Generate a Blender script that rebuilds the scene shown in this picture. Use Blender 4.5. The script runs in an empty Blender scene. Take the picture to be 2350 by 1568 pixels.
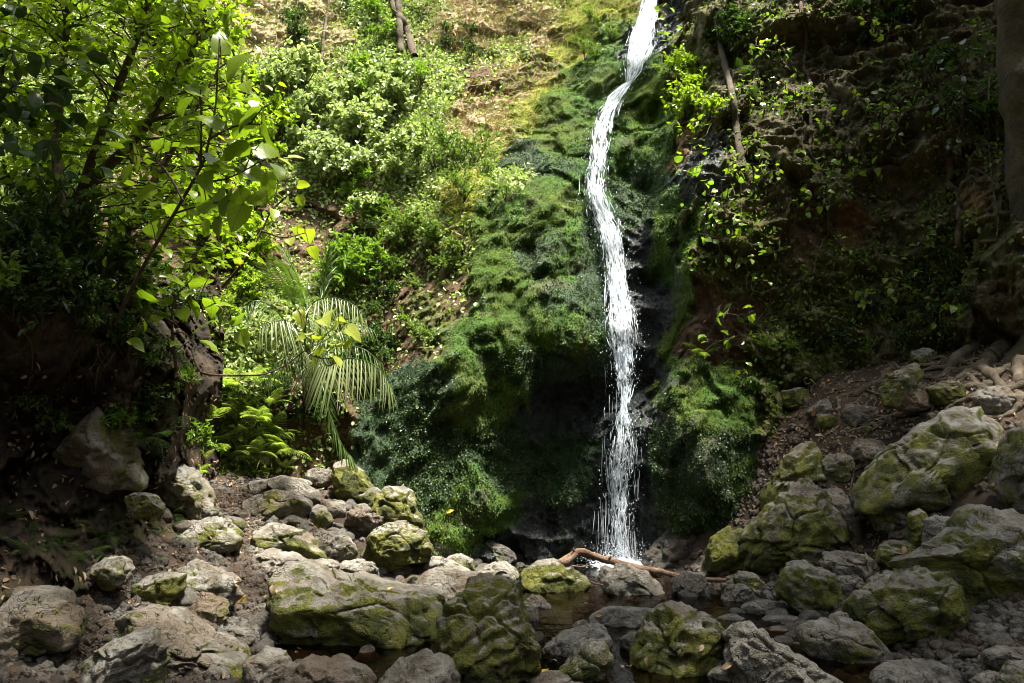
import bpy, bmesh, math, random
import numpy as np
from mathutils import Vector, Matrix
from mathutils.bvhtree import BVHTree

scene = bpy.context.scene
COL = scene.collection
R = math.radians
rng = np.random.default_rng(7)
random.seed(7)

# ------------------------------------------------------------------ camera
W, H, F = 2350.0, 1568.0, 1844.0          # working pixel frame of the photograph
CAM_Z, PITCH = 1.6, math.atan(178.0 / F)
cam_data = bpy.data.cameras.new('camera')
cam = bpy.data.objects.new('camera', cam_data)
COL.objects.link(cam)
cam.location = (0, 0, CAM_Z)
cam.rotation_euler = (math.pi / 2 + PITCH, 0, 0)
cam_data.sensor_width = 36.0
cam_data.lens = 36.0 * F / W
cam_data.clip_start, cam_data.clip_end = 0.05, 500
cam_data.dof.use_dof = True
cam_data.dof.focus_distance = 9.0
cam_data.dof.aperture_fstop = 5.6
scene.camera = cam

# ------------------------------------------------------------------ light
SUN_EL, SUN_AZ = R(76), R(115)            # azimuth from +Y (ahead), positive = to the right
world = bpy.data.worlds.new('World')
scene.world = world
world.use_nodes = True
wn = world.node_tree
bg = wn.nodes['Background']
sky = wn.nodes.new('ShaderNodeTexSky')
sky.sky_type = 'NISHITA'
sky.sun_disc = False
sky.sun_elevation = SUN_EL
sky.sun_rotation = SUN_AZ
sky.air_density = 1.0
sky.dust_density = 3.0
sky.ozone_density = 0.6
hs = wn.nodes.new('ShaderNodeHueSaturation'); hs.inputs['Saturation'].default_value = 0.45   # pale hazy sky over the forest
wn.links.new(sky.outputs[0], hs.inputs['Color']); wn.links.new(hs.outputs[0], bg.inputs[0])
bg.inputs[1].default_value = 0.095
sun_data = bpy.data.lights.new('sun', 'SUN')
sun_data.energy = 5.0
sun_data.angle = R(8)
sun_data.color = (1.0, 0.95, 0.84)
sun = bpy.data.objects.new('sun', sun_data)
COL.objects.link(sun)
sd = Vector((math.sin(SUN_AZ) * math.cos(SUN_EL), math.cos(SUN_AZ) * math.cos(SUN_EL), math.sin(SUN_EL)))
sun.rotation_euler = sd.to_track_quat('Z', 'Y').to_euler()
sun.location = sd * 40

scene.view_settings.view_transform = 'Standard'
scene.view_settings.look = 'None'
scene.view_settings.gamma = 1.0
scene.view_settings.use_curve_mapping = False
scene.view_settings.exposure = 2.05
scene.render.engine = 'CYCLES'
cy = scene.cycles
cy.use_denoising = True
cy.filter_width = 0.9
cy.max_bounces = 8
cy.diffuse_bounces = 3
cy.glossy_bounces = 3
cy.transmission_bounces = 4
cy.transparent_max_bounces = 16
cy.sample_clamp_indirect = 6.0
cy.caustics_reflective = False
cy.caustics_refractive = False

# ------------------------------------------------------------------ pixel helpers
cp, sp_ = math.cos(PITCH), math.sin(PITCH)
def ray(px, py):
    u, v = (px - W / 2) / F, (H / 2 - py) / F
    y, z = cp - v * sp_, sp_ + v * cp
    return Vector((u / y, 1.0, z / y))
def at(px, py, d):
    r = ray(px, py)
    return Vector((r.x * d, d, CAM_Z + r.z * d))
def to_pix(x, y, z):
    zz = z - CAM_Z
    fwd = y * cp + zz * sp_
    up = -y * sp_ + zz * cp
    return W / 2 + F * x / fwd, H / 2 - F * up / fwd

# ------------------------------------------------------------------ numpy noise
def _hash(ix, iy, iz, seed):
    h = (ix.astype(np.int64) * 374761393 + iy.astype(np.int64) * 668265263 + iz.astype(np.int64) * 2147483647 + seed * 1274126177) & 0xFFFFFFFF
    h = ((h ^ (h >> 13)) * 1274126177) & 0xFFFFFFFF
    h = ((h ^ (h >> 16)) * 2246822519) & 0xFFFFFFFF
    h = h ^ (h >> 15)
    return (h & 0xFFFFFF).astype(np.float64) / 16777216.0
def vnoise(p, seed=0):
    i = np.floor(p); f = p - i; i = i.astype(np.int64)
    w = f * f * f * (f * (f * 6 - 15) + 10)
    out = 0
    for a in (0, 1):
        for b in (0, 1):
            for c in (0, 1):
                k = (w[:, 0] if a else 1 - w[:, 0]) * (w[:, 1] if b else 1 - w[:, 1]) * (w[:, 2] if c else 1 - w[:, 2])
                out = out + k * _hash(i[:, 0] + a, i[:, 1] + b, i[:, 2] + c, seed)
    return out * 2 - 1
def fbm(p, octv=4, seed=0, gain=0.5, lac=2.03, ridge=False):
    a, s, t = 1.0, 0.0, 0.0
    for o in range(octv):
        n = vnoise(p, seed + o * 17)
        if ridge: n = 1 - 2 * np.abs(n)
        s = s + a * n; t += a; a *= gain; p = p * lac + 5.3
    return s / t
def worley(p, seed=0):
    i = np.floor(p).astype(np.int64)
    d1 = np.full(len(p), 9.0); d2 = np.full(len(p), 9.0); cid = np.zeros(len(p))
    for a in (-1, 0, 1):
        for b in (-1, 0, 1):
            for c in (-1, 0, 1):
                x, y, z = i[:, 0] + a, i[:, 1] + b, i[:, 2] + c
                q = np.stack([x + _hash(x, y, z, seed), y + _hash(x, y, z, seed + 1), z + _hash(x, y, z, seed + 2)], 1)
                d = np.sqrt(((q - p) ** 2).sum(1))
                nearer = d < d1
                d2 = np.where(nearer, d1, np.minimum(d2, d))
                cid = np.where(nearer, _hash(x, y, z, seed + 3), cid)
                d1 = np.where(nearer, d, d1)
    return d1, d2, cid
def sstep(a, b, x):
    t = np.clip((x - a) / (b - a), 0, 1)
    return t * t * (3 - 2 * t)

# ------------------------------------------------------------------ object helpers
def mesh_np(name, verts, faces, mat=None, smooth=True, attrs=None):
    verts = np.asarray(verts, dtype=np.float32)
    faces = np.asarray(faces, dtype=np.int32)
    me = bpy.data.meshes.new(name)
    n, k = faces.shape
    me.vertices.add(len(verts)); me.vertices.foreach_set('co', verts.ravel())
    me.loops.add(n * k); me.loops.foreach_set('vertex_index', faces.ravel())
    me.polygons.add(n)
    me.polygons.foreach_set('loop_start', np.arange(0, n * k, k, dtype=np.int32))
    me.polygons.foreach_set('loop_total', np.full(n, k, dtype=np.int32))
    me.polygons.foreach_set('use_smooth', np.full(n, smooth, dtype=bool))
    me.update(calc_edges=True)
    for nm, arr in (attrs or {}).items():
        arr = np.asarray(arr, dtype=np.float32)
        if arr.ndim == 1:
            at_ = me.attributes.new(nm, 'FLOAT', 'POINT'); at_.data.foreach_set('value', arr)
        else:
            if arr.shape[1] == 3: arr = np.concatenate([arr, np.ones((len(arr), 1), np.float32)], 1)
            at_ = me.attributes.new(nm, 'FLOAT_COLOR', 'POINT'); at_.data.foreach_set('color', arr.ravel())
    if mat: me.materials.append(mat)
    return me
def obj(name, me, parent=None, loc=None):
    o = bpy.data.objects.new(name, me)
    COL.objects.link(o)
    if parent is not None: o.parent = parent
    if loc is not None: o.location = loc
    return o
def tag(o, label=None, cat=None, group=None, kind=None):
    if label: o['label'] = label
    if cat: o['category'] = cat
    if group: o['group'] = group
    if kind: o['kind'] = kind
    return o
def thing(name, label, cat, loc=(0, 0, 0), group=None):
    o = obj(name, None, loc=loc)
    return tag(o, label, cat, group)
def grid_faces(nu, nv):
    i = np.arange(nu - 1)[:, None] * nv + np.arange(nv - 1)[None, :]
    return np.stack([i, i + nv, i + nv + 1, i + 1], -1).reshape(-1, 4)
def catmull(P, n):
    P = np.asarray(P, float)
    m = len(P)
    if m == 2: return P[0] + (P[1] - P[0]) * np.linspace(0, 1, n)[:, None]
    t = np.linspace(0, m - 1, n); i = np.minimum(t.astype(int), m - 2); f = (t - i)[:, None]
    g = lambda k: P[np.clip(k, 0, m - 1)]
    a, b, c, d = g(i - 1), g(i), g(i + 1), g(i + 2)
    return 0.5 * (2 * b + (c - a) * f + (2 * a - 5 * b + 4 * c - d) * f ** 2 + (3 * b - a - 3 * c + d) * f ** 3)
def tube_np(P, rad, sides=6, rough=0.0, seed=0):
    """P (n,3), rad (n,) -> verts, quads; both ends drawn to a point"""
    P = np.asarray(P, float); rad = np.asarray(rad, float); n = len(P)
    T = np.gradient(P, axis=0); T /= np.linalg.norm(T, axis=1)[:, None] + 1e-9
    ref = np.array([0.31, 0.52, 0.79]); A = np.cross(T, ref); A /= np.linalg.norm(A, axis=1)[:, None] + 1e-9
    B = np.cross(T, A)
    an = np.linspace(0, 2 * math.pi, sides, endpoint=False)
    V = P[:, None, :] + rad[:, None, None] * (np.cos(an)[None, :, None] * A[:, None, :] + np.sin(an)[None, :, None] * B[:, None, :])
    V = V.reshape(-1, 3)
    if rough > 0:
        C = np.repeat(P, sides, 0); D = V - C
        rr = np.repeat(rad, sides)
        k = fbm(V / max(rad.mean(), 1e-3) * 0.55 + seed, 3, seed)
        V = C + D * (1 + rough * k)[:, None]
    f = []
    for i in range(n - 1):
        for j in range(sides):
            a = i * sides + j; b = i * sides + (j + 1) % sides
            f.append((a, b, b + sides, a + sides))
    return V, np.array(f, dtype=np.int32)
def join_np(parts):
    Vs, Fs, o = [], [], 0
    for V, Fc in parts:
        Vs.append(V); Fs.append(Fc + o); o += len(V)
    return np.concatenate(Vs), np.concatenate(Fs)
def icosphere(sub):
    bm = bmesh.new(); bmesh.ops.create_icosphere(bm, subdivisions=sub, radius=1)
    V = np.array([v.co[:] for v in bm.verts]); Fc = np.array([[v.index for v in f.verts] for f in bm.faces])
    bm.free(); return V, Fc
ICO = {s: icosphere(s) for s in (1, 2, 3, 4, 5, 6)}

# ------------------------------------------------------------------ material helpers
class NT:
    def __init__(self, name):
        self.m = bpy.data.materials.new(name); self.m.use_nodes = True
        self.t = self.m.node_tree
        for n in list(self.t.nodes): self.t.nodes.remove(n)
        self.out = self.t.nodes.new('ShaderNodeOutputMaterial')
    def n(self, typ, **kw):
        nd = self.t.nodes.new(typ)
        for k, v in kw.items():
            if k.startswith('i_'):
                key = k[2:]
                key = int(key) if key.isdigit() else key.replace('_', ' ')
                if isinstance(v, bpy.types.NodeSocket): self.t.links.new(v, nd.inputs[key])
                else: nd.inputs[key].default_value = v
            else: setattr(nd, k, v)
        return nd
    def link(self, a, b): self.t.links.new(a, b)
    def math(self, op, a, b=None, c=None, clamp=False):
        nd = self.t.nodes.new('ShaderNodeMath'); nd.operation = op; nd.use_clamp = clamp
        for i, v in enumerate((a, b, c)):
            if v is None: continue
            if isinstance(v, bpy.types.NodeSocket): self.t.links.new(v, nd.inputs[i])
            else: nd.inputs[i].default_value = v
        return nd.outputs[0]
    def mix(self, f, a, b, mode='MIX'):
        nd = self.t.nodes.new('ShaderNodeMix'); nd.data_type = 'RGBA'; nd.blend_type = mode
        for s, v in ((nd.inputs[0], f), (nd.inputs[6], a), (nd.inputs[7], b)):
            if isinstance(v, bpy.types.NodeSocket): self.t.links.new(v, s)
            else: s.default_value = v if not isinstance(v, tuple) or len(v) == 4 else (*v, 1)
        return nd.outputs[2]
    def ramp(self, f, lo, hi, a=0.0, b=1.0):
        nd = self.t.nodes.new('ShaderNodeMapRange'); nd.interpolation_type = 'SMOOTHSTEP'
        self.t.links.new(f, nd.inputs[0])
        for i, v in zip((1, 2, 3, 4), (lo, hi, a, b)): nd.inputs[i].default_value = v
        return nd.outputs[0]
    def noise(self, scale, detail=6, rough=0.55, vec=None, dist=0.0):
        nd = self.t.nodes.new('ShaderNodeTexNoise')
        nd.inputs['Scale'].default_value = scale; nd.inputs['Detail'].default_value = detail
        nd.inputs['Roughness'].default_value = rough; nd.inputs['Distortion'].default_value = dist
        if vec is not None: self.t.links.new(vec, nd.inputs['Vector'])
        return nd.outputs[0]
    def bump(self, h, strength, dist, normal=None):
        nd = self.t.nodes.new('ShaderNodeBump')
        nd.inputs['Strength'].default_value = strength; nd.inputs['Distance'].default_value = dist
        self.t.links.new(h, nd.inputs['Height'])
        if normal is not None: self.t.links.new(normal, nd.inputs['Normal'])
        return nd.outputs[0]
    def done(self, shader):
        self.t.links.new(shader, self.out.inputs[0]); return self.m

def rock_material():
    k = NT('boulder stone')
    co = k.n('ShaderNodeTexCoord').outputs['Object']
    info = k.n('ShaderNodeObjectInfo')
    off = k.n('ShaderNodeVectorMath', operation='SCALE', i_0=(37.0, 17.0, 53.0)); k.link(info.outputs['Random'], off.inputs['Scale'])
    v = k.n('ShaderNodeVectorMath', operation='ADD'); k.link(co, v.inputs[0]); k.link(off.outputs[0], v.inputs[1]); v = v.outputs[0]
    moss_a = k.n('ShaderNodeAttribute', attribute_type='OBJECT', attribute_name='moss').outputs['Fac']
    wet_a = k.n('ShaderNodeAttribute', attribute_type='OBJECT', attribute_name='wet').outputs['Fac']
    tint = k.n('ShaderNodeAttribute', attribute_type='OBJECT', attribute_name='tint').outputs['Fac']
    big = k.noise(2.6, 5, 0.6, v, 0.6); mid = k.noise(9, 6, 0.62, v, 0.3); fine = k.noise(48, 5, 0.65, v)
    base = k.mix(k.ramp(big, 0.32, 0.68), (0.105, 0.092, 0.070), (0.300, 0.275, 0.230))
    base = k.mix(k.ramp(mid, 0.42, 0.66, 0, 0.55), base, (0.47, 0.45, 0.40))
    base = k.mix(k.ramp(fine, 0.50, 0.72, 0, 0.55), base, (0.13, 0.112, 0.088))
    base = k.mix(k.math('MULTIPLY', tint, k.ramp(k.noise(3.1, 4, 0.55, v), 0.38, 0.6)), base, (0.15, 0.095, 0.055))
    # moss: patches with a shape of their own, thick on the flanks, worn off the trodden tops
    nrm = k.n('ShaderNodeNewGeometry').outputs['Normal']
    nz = k.n('ShaderNodeSeparateXYZ', i_0=nrm).outputs[2]
    top = k.ramp(nz, 0.50, 0.90, 0.0, 0.20)
    mp = k.math('ADD', k.math('MULTIPLY', k.noise(3.4, 6, 0.66, v, 0.8), 0.75), k.math('MULTIPLY', k.noise(17, 5, 0.65, v, 0.2), 0.32))
    mp = k.math('SUBTRACT', k.math('ADD', mp, k.math('MULTIPLY', k.math('SUBTRACT', moss_a, 0.5), 0.62)), top)
    mm = k.ramp(mp, 0.44, 0.60)
    mcol = k.mix(k.ramp(k.noise(6, 5, 0.6, v), 0.35, 0.66), (0.050, 0.057, 0.010), (0.205, 0.200, 0.028))
    mcol = k.mix(k.ramp(k.noise(60, 4, 0.7, v), 0.4, 0.7, 0, 0.7), mcol, (0.085, 0.105, 0.016))
    colr = k.mix(mm, base, mcol)
    colr = k.mix(k.math('MULTIPLY', wet_a, 0.72), colr, (0.018, 0.017, 0.018))
    # pits and cracks
    vor = k.n('ShaderNodeTexVoronoi', feature='DISTANCE_TO_EDGE', i_Scale=5.5)
    wv = k.n('ShaderNodeVectorMath', operation='ADD'); k.link(v, wv.inputs[0])
    nz3 = k.n('ShaderNodeTexNoise', i_Scale=5.0); k.link(v, nz3.inputs['Vector']); k.link(nz3.outputs[1], wv.inputs[1]); k.link(wv.outputs[0], vor.inputs['Vector'])
    crack = k.math('MULTIPLY', k.ramp(vor.outputs[0], 0.0, 0.035, 1.0, 0.0), k.ramp(k.noise(2.2, 3, 0.5, v), 0.44, 0.56))
    colr = k.mix(k.math('MULTIPLY', crack, 0.7), colr, (0.03, 0.026, 0.02))
    h = k.math('ADD', k.math('MULTIPLY', mid, 1.0), k.math('MULTIPLY', fine, 0.62))
    h = k.math('ADD', h, k.math('MULTIPLY', k.noise(150, 3, 0.6, v), 0.28))
    h = k.math('SUBTRACT', h, k.math('MULTIPLY', crack, 0.9))
    h = k.math('ADD', h, k.math('MULTIPLY', mm, k.math('MULTIPLY', k.noise(85, 4, 0.75, v), 0.30)))
    nb = k.bump(h, 0.95, 0.07)
    b = k.n('ShaderNodeBsdfPrincipled'); k.link(colr, b.inputs['Base Color']); k.link(nb, b.inputs['Normal'])
    rough = k.math('SUBTRACT', 0.86, k.math('MULTIPLY', wet_a, 0.62)); k.link(rough, b.inputs['Roughness'])
    b.inputs['Specular IOR Level'].default_value = 0.35
    return k.done(b.outputs[0])

def surface_material(name, spec_attr=True, bump=0.05, fine=60.0, rough=0.9):
    """vertex colour 'col' (what the ground is made of) with grain, plus attribute 'wet'"""
    k = NT(name)
    pos = k.n('ShaderNodeNewGeometry').outputs['Position']
    c = k.n('ShaderNodeAttribute', attribute_name='col').outputs['Color']
    wet = k.n('ShaderNodeAttribute', attribute_name='wet').outputs['Fac']
    n1 = k.noise(7, 6, 0.65, pos, 0.4); n2 = k.noise(fine, 5, 0.7, pos); n3 = k.noise(fine * 3.1, 3, 0.6, pos)
    g = k.math('ADD', k.ramp(n1, 0.3, 0.7, 0.55, 1.15), k.ramp(n2, 0.3, 0.7, -0.32, 0.42))
    cc = k.n('ShaderNodeVectorMath', operation='SCALE'); k.link(c, cc.inputs[0]); k.link(g, cc.inputs['Scale'])
    h = k.math('ADD', k.math('MULTIPLY', n1, 0.9), k.math('ADD', k.math('MULTIPLY', n2, 0.45), k.math('MULTIPLY', n3, 0.2)))
    b = k.n('ShaderNodeBsdfPrincipled'); k.link(cc.outputs[0], b.inputs['Base Color'])
    k.link(k.bump(h, 0.9, bump), b.inputs['Normal'])
    r = k.math('ADD', k.math('SUBTRACT', rough, k.math('MULTIPLY', wet, 0.66)), k.ramp(n2, 0.3, 0.7, -0.08, 0.08)); k.link(r, b.inputs['Roughness'])
    b.inputs['Specular IOR Level'].default_value = 0.3
    k.link(k.math('ADD', 0.22, k.math('MULTIPLY', wet, 0.4)), b.inputs['Specular IOR Level'])
    return k.done(b.outputs[0])

def leaf_material(name, c1, c2, trans=0.42, gloss=0.35, veins=False, tcol=None):
    """leaf tissue: colour between c1 and c2 by the leaf's own 'var', light shining through the blade"""
    k = NT(name)
    var = k.n('ShaderNodeAttribute', attribute_name='var').outputs['Fac']
    rnd = k.n('ShaderNodeObjectInfo').outputs['Random']
    geo = k.n('ShaderNodeNewGeometry')
    nn = k.noise(3.0, 3, 0.6, geo.outputs['Position'])
    f = k.math('ADD', k.math('MULTIPLY', k.math('ADD', var, rnd), 0.42), k.math('MULTIPLY', nn, 0.2), clamp=True)
    c = k.mix(f, c1, c2)
    if veins:
        uv = k.n('ShaderNodeTexCoord').outputs['Generated']
        s = k.n('ShaderNodeSeparateXYZ', i_0=uv)
        side = k.math('ABSOLUTE', k.math('SUBTRACT', s.outputs[1], 0.5))
        ph = k.math('FRACT', k.math('MULTIPLY', k.math('SUBTRACT', s.outputs[0], k.math('MULTIPLY', side, 0.75)), 6.5))
        vn = k.ramp(k.math('ABSOLUTE', k.math('SUBTRACT', ph, 0.5)), 0.0, 0.085, 1.0, 0.0)
        md = k.ramp(side, 0.0, 0.03, 1.0, 0.0)
        vv = k.math('MAXIMUM', vn, md)
        c = k.mix(k.math('MULTIPLY', vv, 0.6), c, tuple(x * 0.40 for x in c1))
        spot = k.ramp(k.noise(9, 3, 0.6, k.n('ShaderNodeTexCoord').outputs['Object']), 0.62, 0.75, 0, 0.5)
        c = k.mix(spot, c, (0.20, 0.17, 0.03))
    d = k.n('ShaderNodeBsdfPrincipled'); k.link(c, d.inputs['Base Color']); d.inputs['Roughness'].default_value = gloss
    d.inputs['Specular IOR Level'].default_value = 0.45
    t = k.n('ShaderNodeBsdfTranslucent')
    tc = k.mix(1.0, c, tcol or (1.55, 1.75, 0.55), 'MULTIPLY'); k.link(tc, t.inputs['Color'])
    m = k.n('ShaderNodeMixShader', i_0=trans); k.link(d.outputs[0], m.inputs[1]); k.link(t.outputs[0], m.inputs[2])
    return k.done(m.outputs[0])

def bark_material(name, c1, c2, c3, scale=14.0):
    k = NT(name)
    pos = k.n('ShaderNodeNewGeometry').outputs['Position']
    a = k.noise(scale * 0.4, 6, 0.65, pos, 0.5); b_ = k.noise(scale * 3, 5, 0.7, pos)
    c = k.mix(k.ramp(a, 0.35, 0.65), c1, c2)
    c = k.mix(k.ramp(b_, 0.5, 0.7, 0, 0.8), c, c3)
    h = k.math('ADD', k.math('MULTIPLY', a, 0.5), b_)
    b = k.n('ShaderNodeBsdfPrincipled', i_Roughness=0.85); k.link(c, b.inputs['Base Color'])
    b.inputs['Specular IOR Level'].default_value = 0.25
    k.link(k.bump(h, 0.9, 0.03), b.inputs['Normal'])
    return k.done(b.outputs[0])

M_ROCK = rock_material()
M_CLIFF = surface_material('cliff face', bump=0.06, fine=55)
M_GROUND = surface_material('stream bed', bump=0.04, fine=80, rough=0.85)
# ================================================================== GROUND
def rbf_fit(X, y, reg=1e-3):
    D = np.sqrt(((X[:, None] - X[None]) ** 2).sum(-1))
    n = len(X)
    A = np.zeros((n + 3, n + 3)); A[:n, :n] = D + 0.0; A[np.arange(n), np.arange(n)] -= reg
    A[:n, n] = 1; A[:n, n + 1:] = X; A[n, :n] = 1; A[n + 1:, :n] = X.T
    w = np.linalg.solve(A, np.concatenate([y, np.zeros(3)]))
    def ev(Q):
        out = np.zeros(len(Q))
        for s in range(0, len(Q), 20000):
            q = Q[s:s + 20000]
            d = np.sqrt(((q[:, None] - X[None]) ** 2).sum(-1))
            out[s:s + 20000] = d @ w[:n] + w[n] + q @ w[n + 1:]
        return out
    return ev
GP = []
for px, py, d in [  # pixel, forward distance
    (540, 1400, 6.3), (520, 1290, 7.0), (500, 1180, 8.0), (480, 1080, 9.0), (700, 1200, 8.2), (800, 1150, 8.6),
    (950, 1250, 8.3), (1000, 1290, 8.2), (900, 1310, 7.6), (850, 1120, 9.1), (1000, 1225, 9.0), (600, 1320, 6.9),
    (560, 1440, 6.0), (300, 1420, 5.5), (100, 1500, 5.0), (350, 1250, 6.2), (250, 1300, 5.8), (100, 1350, 5.2),
    (640, 1120, 9.0), (400, 1130, 7.4),
    (1700, 1330, 7.8), (1650, 1310, 8.1), (1950, 1260, 7.6), (2000, 1200, 7.6), (2000, 1000, 8.0), (1900, 1080, 7.8),
    (1880, 960, 8.4), (1750, 1000, 8.7), (2150, 850, 8.4), (2300, 850, 7.8), (1900, 850, 9.0), (2300, 1200, 6.2),
    (2250, 1400, 5.6), (2340, 1000, 7.0), (2200, 930, 7.6), (2100, 1120, 7.3), (2600, 900, 7.0), (2600, 1300, 5.2), (1780, 1180, 8.3),
    (2100, 1300, 6.6), (2000, 930, 8.3)]:
    p = at(px, py, d); GP.append((p.x, p.y, p.z))
for px, py in [(1440, 1292), (1300, 1400), (1500, 1450), (1800, 1470), (1250, 1568), (700, 1568), (2100, 1540), (1100, 1330),
               (1600, 1350), (1400, 1700), (900, 1700), (1900, 1650), (1000, 1440), (800, 1450)]:
    r = ray(px, py); d = -CAM_Z / r.z; GP.append((r.x * d, d, 0.0))
for x, y, z in [(0, 2, 0.0), (0, 0, 0.05), (0, -4, 0.2), (-4, 2, 0.6), (4, 2, 0.5), (-7, 4, 1.4), (7, 4, 2.0), (-8, -3, 2.0), (8, -3, 2.2),
                (0, 11, 0.6), (2, 12, 0.6), (-4, 12, 1.6), (5, 12, 2.6), (-9, 9, 2.5), (9, 9, 3.2)]:
    GP.append((x, y, z))
GP = np.array(GP)
ground_fn = rbf_fit(GP[:, :2], GP[:, 2], 0.05)
xs = np.concatenate([np.linspace(-60, -9, 14)[:-1], np.linspace(-9, 9, 300), np.linspace(9, 60, 14)[1:]])
ys = np.concatenate([np.linspace(-60, 2.5, 24)[:-1], np.linspace(2.5, 11, 220), np.linspace(11, 60, 14)[1:]])
GX, GY = np.meshgrid(xs, ys, indexing='ij')
P2 = np.stack([GX.ravel(), GY.ravel()], 1)
cl = P2.copy(); cl[:, 0] = np.clip(cl[:, 0], -10, 10); cl[:, 1] = np.clip(cl[:, 1], -5, 12.5)
gz = ground_fn(cl)
P3 = np.stack([P2[:, 0], P2[:, 1], gz], 1)
near = (np.abs(P2[:, 0]) < 9) & (P2[:, 1] > 2) & (P2[:, 1] < 11)
bedness = 1 - sstep(0.05, 0.35, gz)
n1 = fbm(P3 * 2.2, 4, 3); n2 = fbm(P3 * 9, 3, 5)
gz = gz + np.where(near, n1 * 0.07 + n2 * 0.035 + fbm(P3 * 22, 2, 6) * 0.012, 0) - bedness * 0.05
gv = np.stack([P2[:, 0], P2[:, 1], gz], 1)
m1 = sstep(-0.3, 0.4, fbm(P3 * 1.3, 4, 9))[:, None]
soil = np.array([0.035, 0.024, 0.016]) * (1 - m1) + np.array([0.080, 0.054, 0.035]) * m1
bed = np.array([0.022, 0.017, 0.014]) * (1 - m1) + np.array([0.060, 0.044, 0.032]) * m1
right = sstep(0.8, 1.4, gz)[:, None]
moss = sstep(0.15, 0.5, fbm(P3 * 2.0, 4, 21))[:, None] * right * 0.5
gcol = soil * (1 - bedness[:, None]) + bed * bedness[:, None]
gcol = gcol * (1 - moss) + np.array([0.07, 0.075, 0.02]) * moss
me = mesh_np('ground', gv, grid_faces(len(xs), len(ys)), M_GROUND, attrs={'col': gcol, 'wet': bedness * 0.7})
ground = tag(obj('ground', me), kind='structure')
BVH_G = BVHTree.FromPolygons([tuple(v) for v in gv], [tuple(f) for f in grid_faces(len(xs), len(ys)).tolist()])

# ================================================================== CLIFF (amphitheatre round the pool)
CP = [  # pixel x, pixel y, forward distance
    # fall line
    (1440, 1285, 9.25), (1420, 1180, 9.25), (1425, 1080, 9.25), (1432, 960, 9.35), (1425, 880, 9.8), (1425, 800, 9.5), (1420, 700, 9.55),
    (1405, 560, 9.95), (1372, 430, 10.5), (1372, 300, 11.2), (1428, 190, 12.0), (1470, 80, 12.7), (1490, 0, 13.2), (1510, -200, 14.6),
    # great mossy mound left of the fall
    (1330, 700, 9.15), (1250, 760, 8.8), (1330, 790, 8.85), (1100, 750, 8.9), (1000, 850, 8.8), (900, 1000, 8.8), (850, 1100, 8.95), (950, 1180, 8.8), (1100, 1210, 8.85),
    (1130, 1000, 8.75), (1050, 1100, 8.75), (1250, 1210, 9.1), (1300, 1270, 9.2), (1280, 905, 9.75), (1370, 900, 9.9), (1330, 990, 9.6), (1200, 930, 9.2),
    (1320, 1100, 9.2), (1180, 1080, 8.85), (1250, 640, 9.3), (1330, 560, 9.6), (1250, 480, 9.9), (1200, 560, 9.6), (1320, 420, 10.3), (1120, 640, 9.5),
    # soil pocket and slope left of the mound
    (1020, 620, 10.2), (950, 660, 10.3), (900, 800, 9.9), (870, 560, 10.8), (1060, 470, 10.5), (820, 900, 9.7), (800, 1050, 9.6), (1170, 420, 10.6),
    (700, 450, 11.4), (800, 300, 12.3), (1000, 300, 12.2), (900, 100, 13.8), (600, 100, 13.5), (1150, 150, 13.6), (1300, 50, 13.9), (1250, 300, 11.6),
    (1100, 200, 13.0), (1340, 180, 12.4), (1000, -100, 15.4), (600, -200, 15.6), (1300, -200, 15.8),
    (620, 750, 9.6), (560, 900, 9.1), (480, 1040, 9.4), (700, 1000, 9.5), (450, 600, 9.8), (300, 400, 10.6), (0, 200, 10.5), (300, 800, 8.6), (0, 700, 8.5), (300, 0, 12.5),
    (-300, 500, 8.5), (-300, 0, 10), (-700, 500, 7.0), (-700, 1100, 6.2), (0, 1100, 7.6), (300, 1100, 8.2),
    # dark wet chute right of the fall
    (1480, 450, 10.9), (1500, 650, 10.2), (1515, 780, 9.8), (1500, 300, 11.6), (1520, 120, 12.3), (1490, 880, 9.8),
    # right wall
    (1580, 420, 9.7), (1595, 600, 9.15), (1600, 760, 9.05), (1590, 250, 10.3), (1610, 60, 11.0), (1700, 300, 9.6), (1800, 300, 9.6), (1800, 600, 9.3), (1750, 720, 9.4), (2000, 500, 9.25), (1900, 700, 9.3),
    (2200, 400, 8.9), (2300, 600, 8.4), (2000, 100, 10.2), (2300, 0, 9.6), (1700, 800, 9.2), (2000, 800, 9.15), (2250, 760, 8.6), (1850, 100, 10.2), (1850, -200, 11.5),
    (2500, 500, 7.8), (2700, 300, 7.4), (2700, 900, 6.8), (3100, 500, 6.0), (3100, 1100, 5.6), (2350, -300, 11), (2500, 1000, 8.0),
    # mossy shelf under the right wall
    (1540, 880, 9.0), (1560, 930, 8.7), (1650, 930, 8.75), (1620, 1050, 8.55), (1600, 1150, 8.6), (1750, 960, 8.85), (1540, 1100, 8.9), (1520, 1250, 9.05), (1700, 1150, 8.6), (1800, 920, 9.1), (1650, 850, 9.15),
    (1900, 1100, 9.2), (2100, 1000, 9.4), (2300, 1000, 9.0)]
cx = []
for px, py, d in CP:
    p = at(px, py, d); cx.append((p.x / p.y * 9.0, p.z, d))
cx = np.array(cx)
cliff_raw = rbf_fit(cx[:, :2], cx[:, 2], 0.02)
def cliff_y(t, z): return cliff_raw(np.stack([t * 9.0, z], 1))

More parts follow.
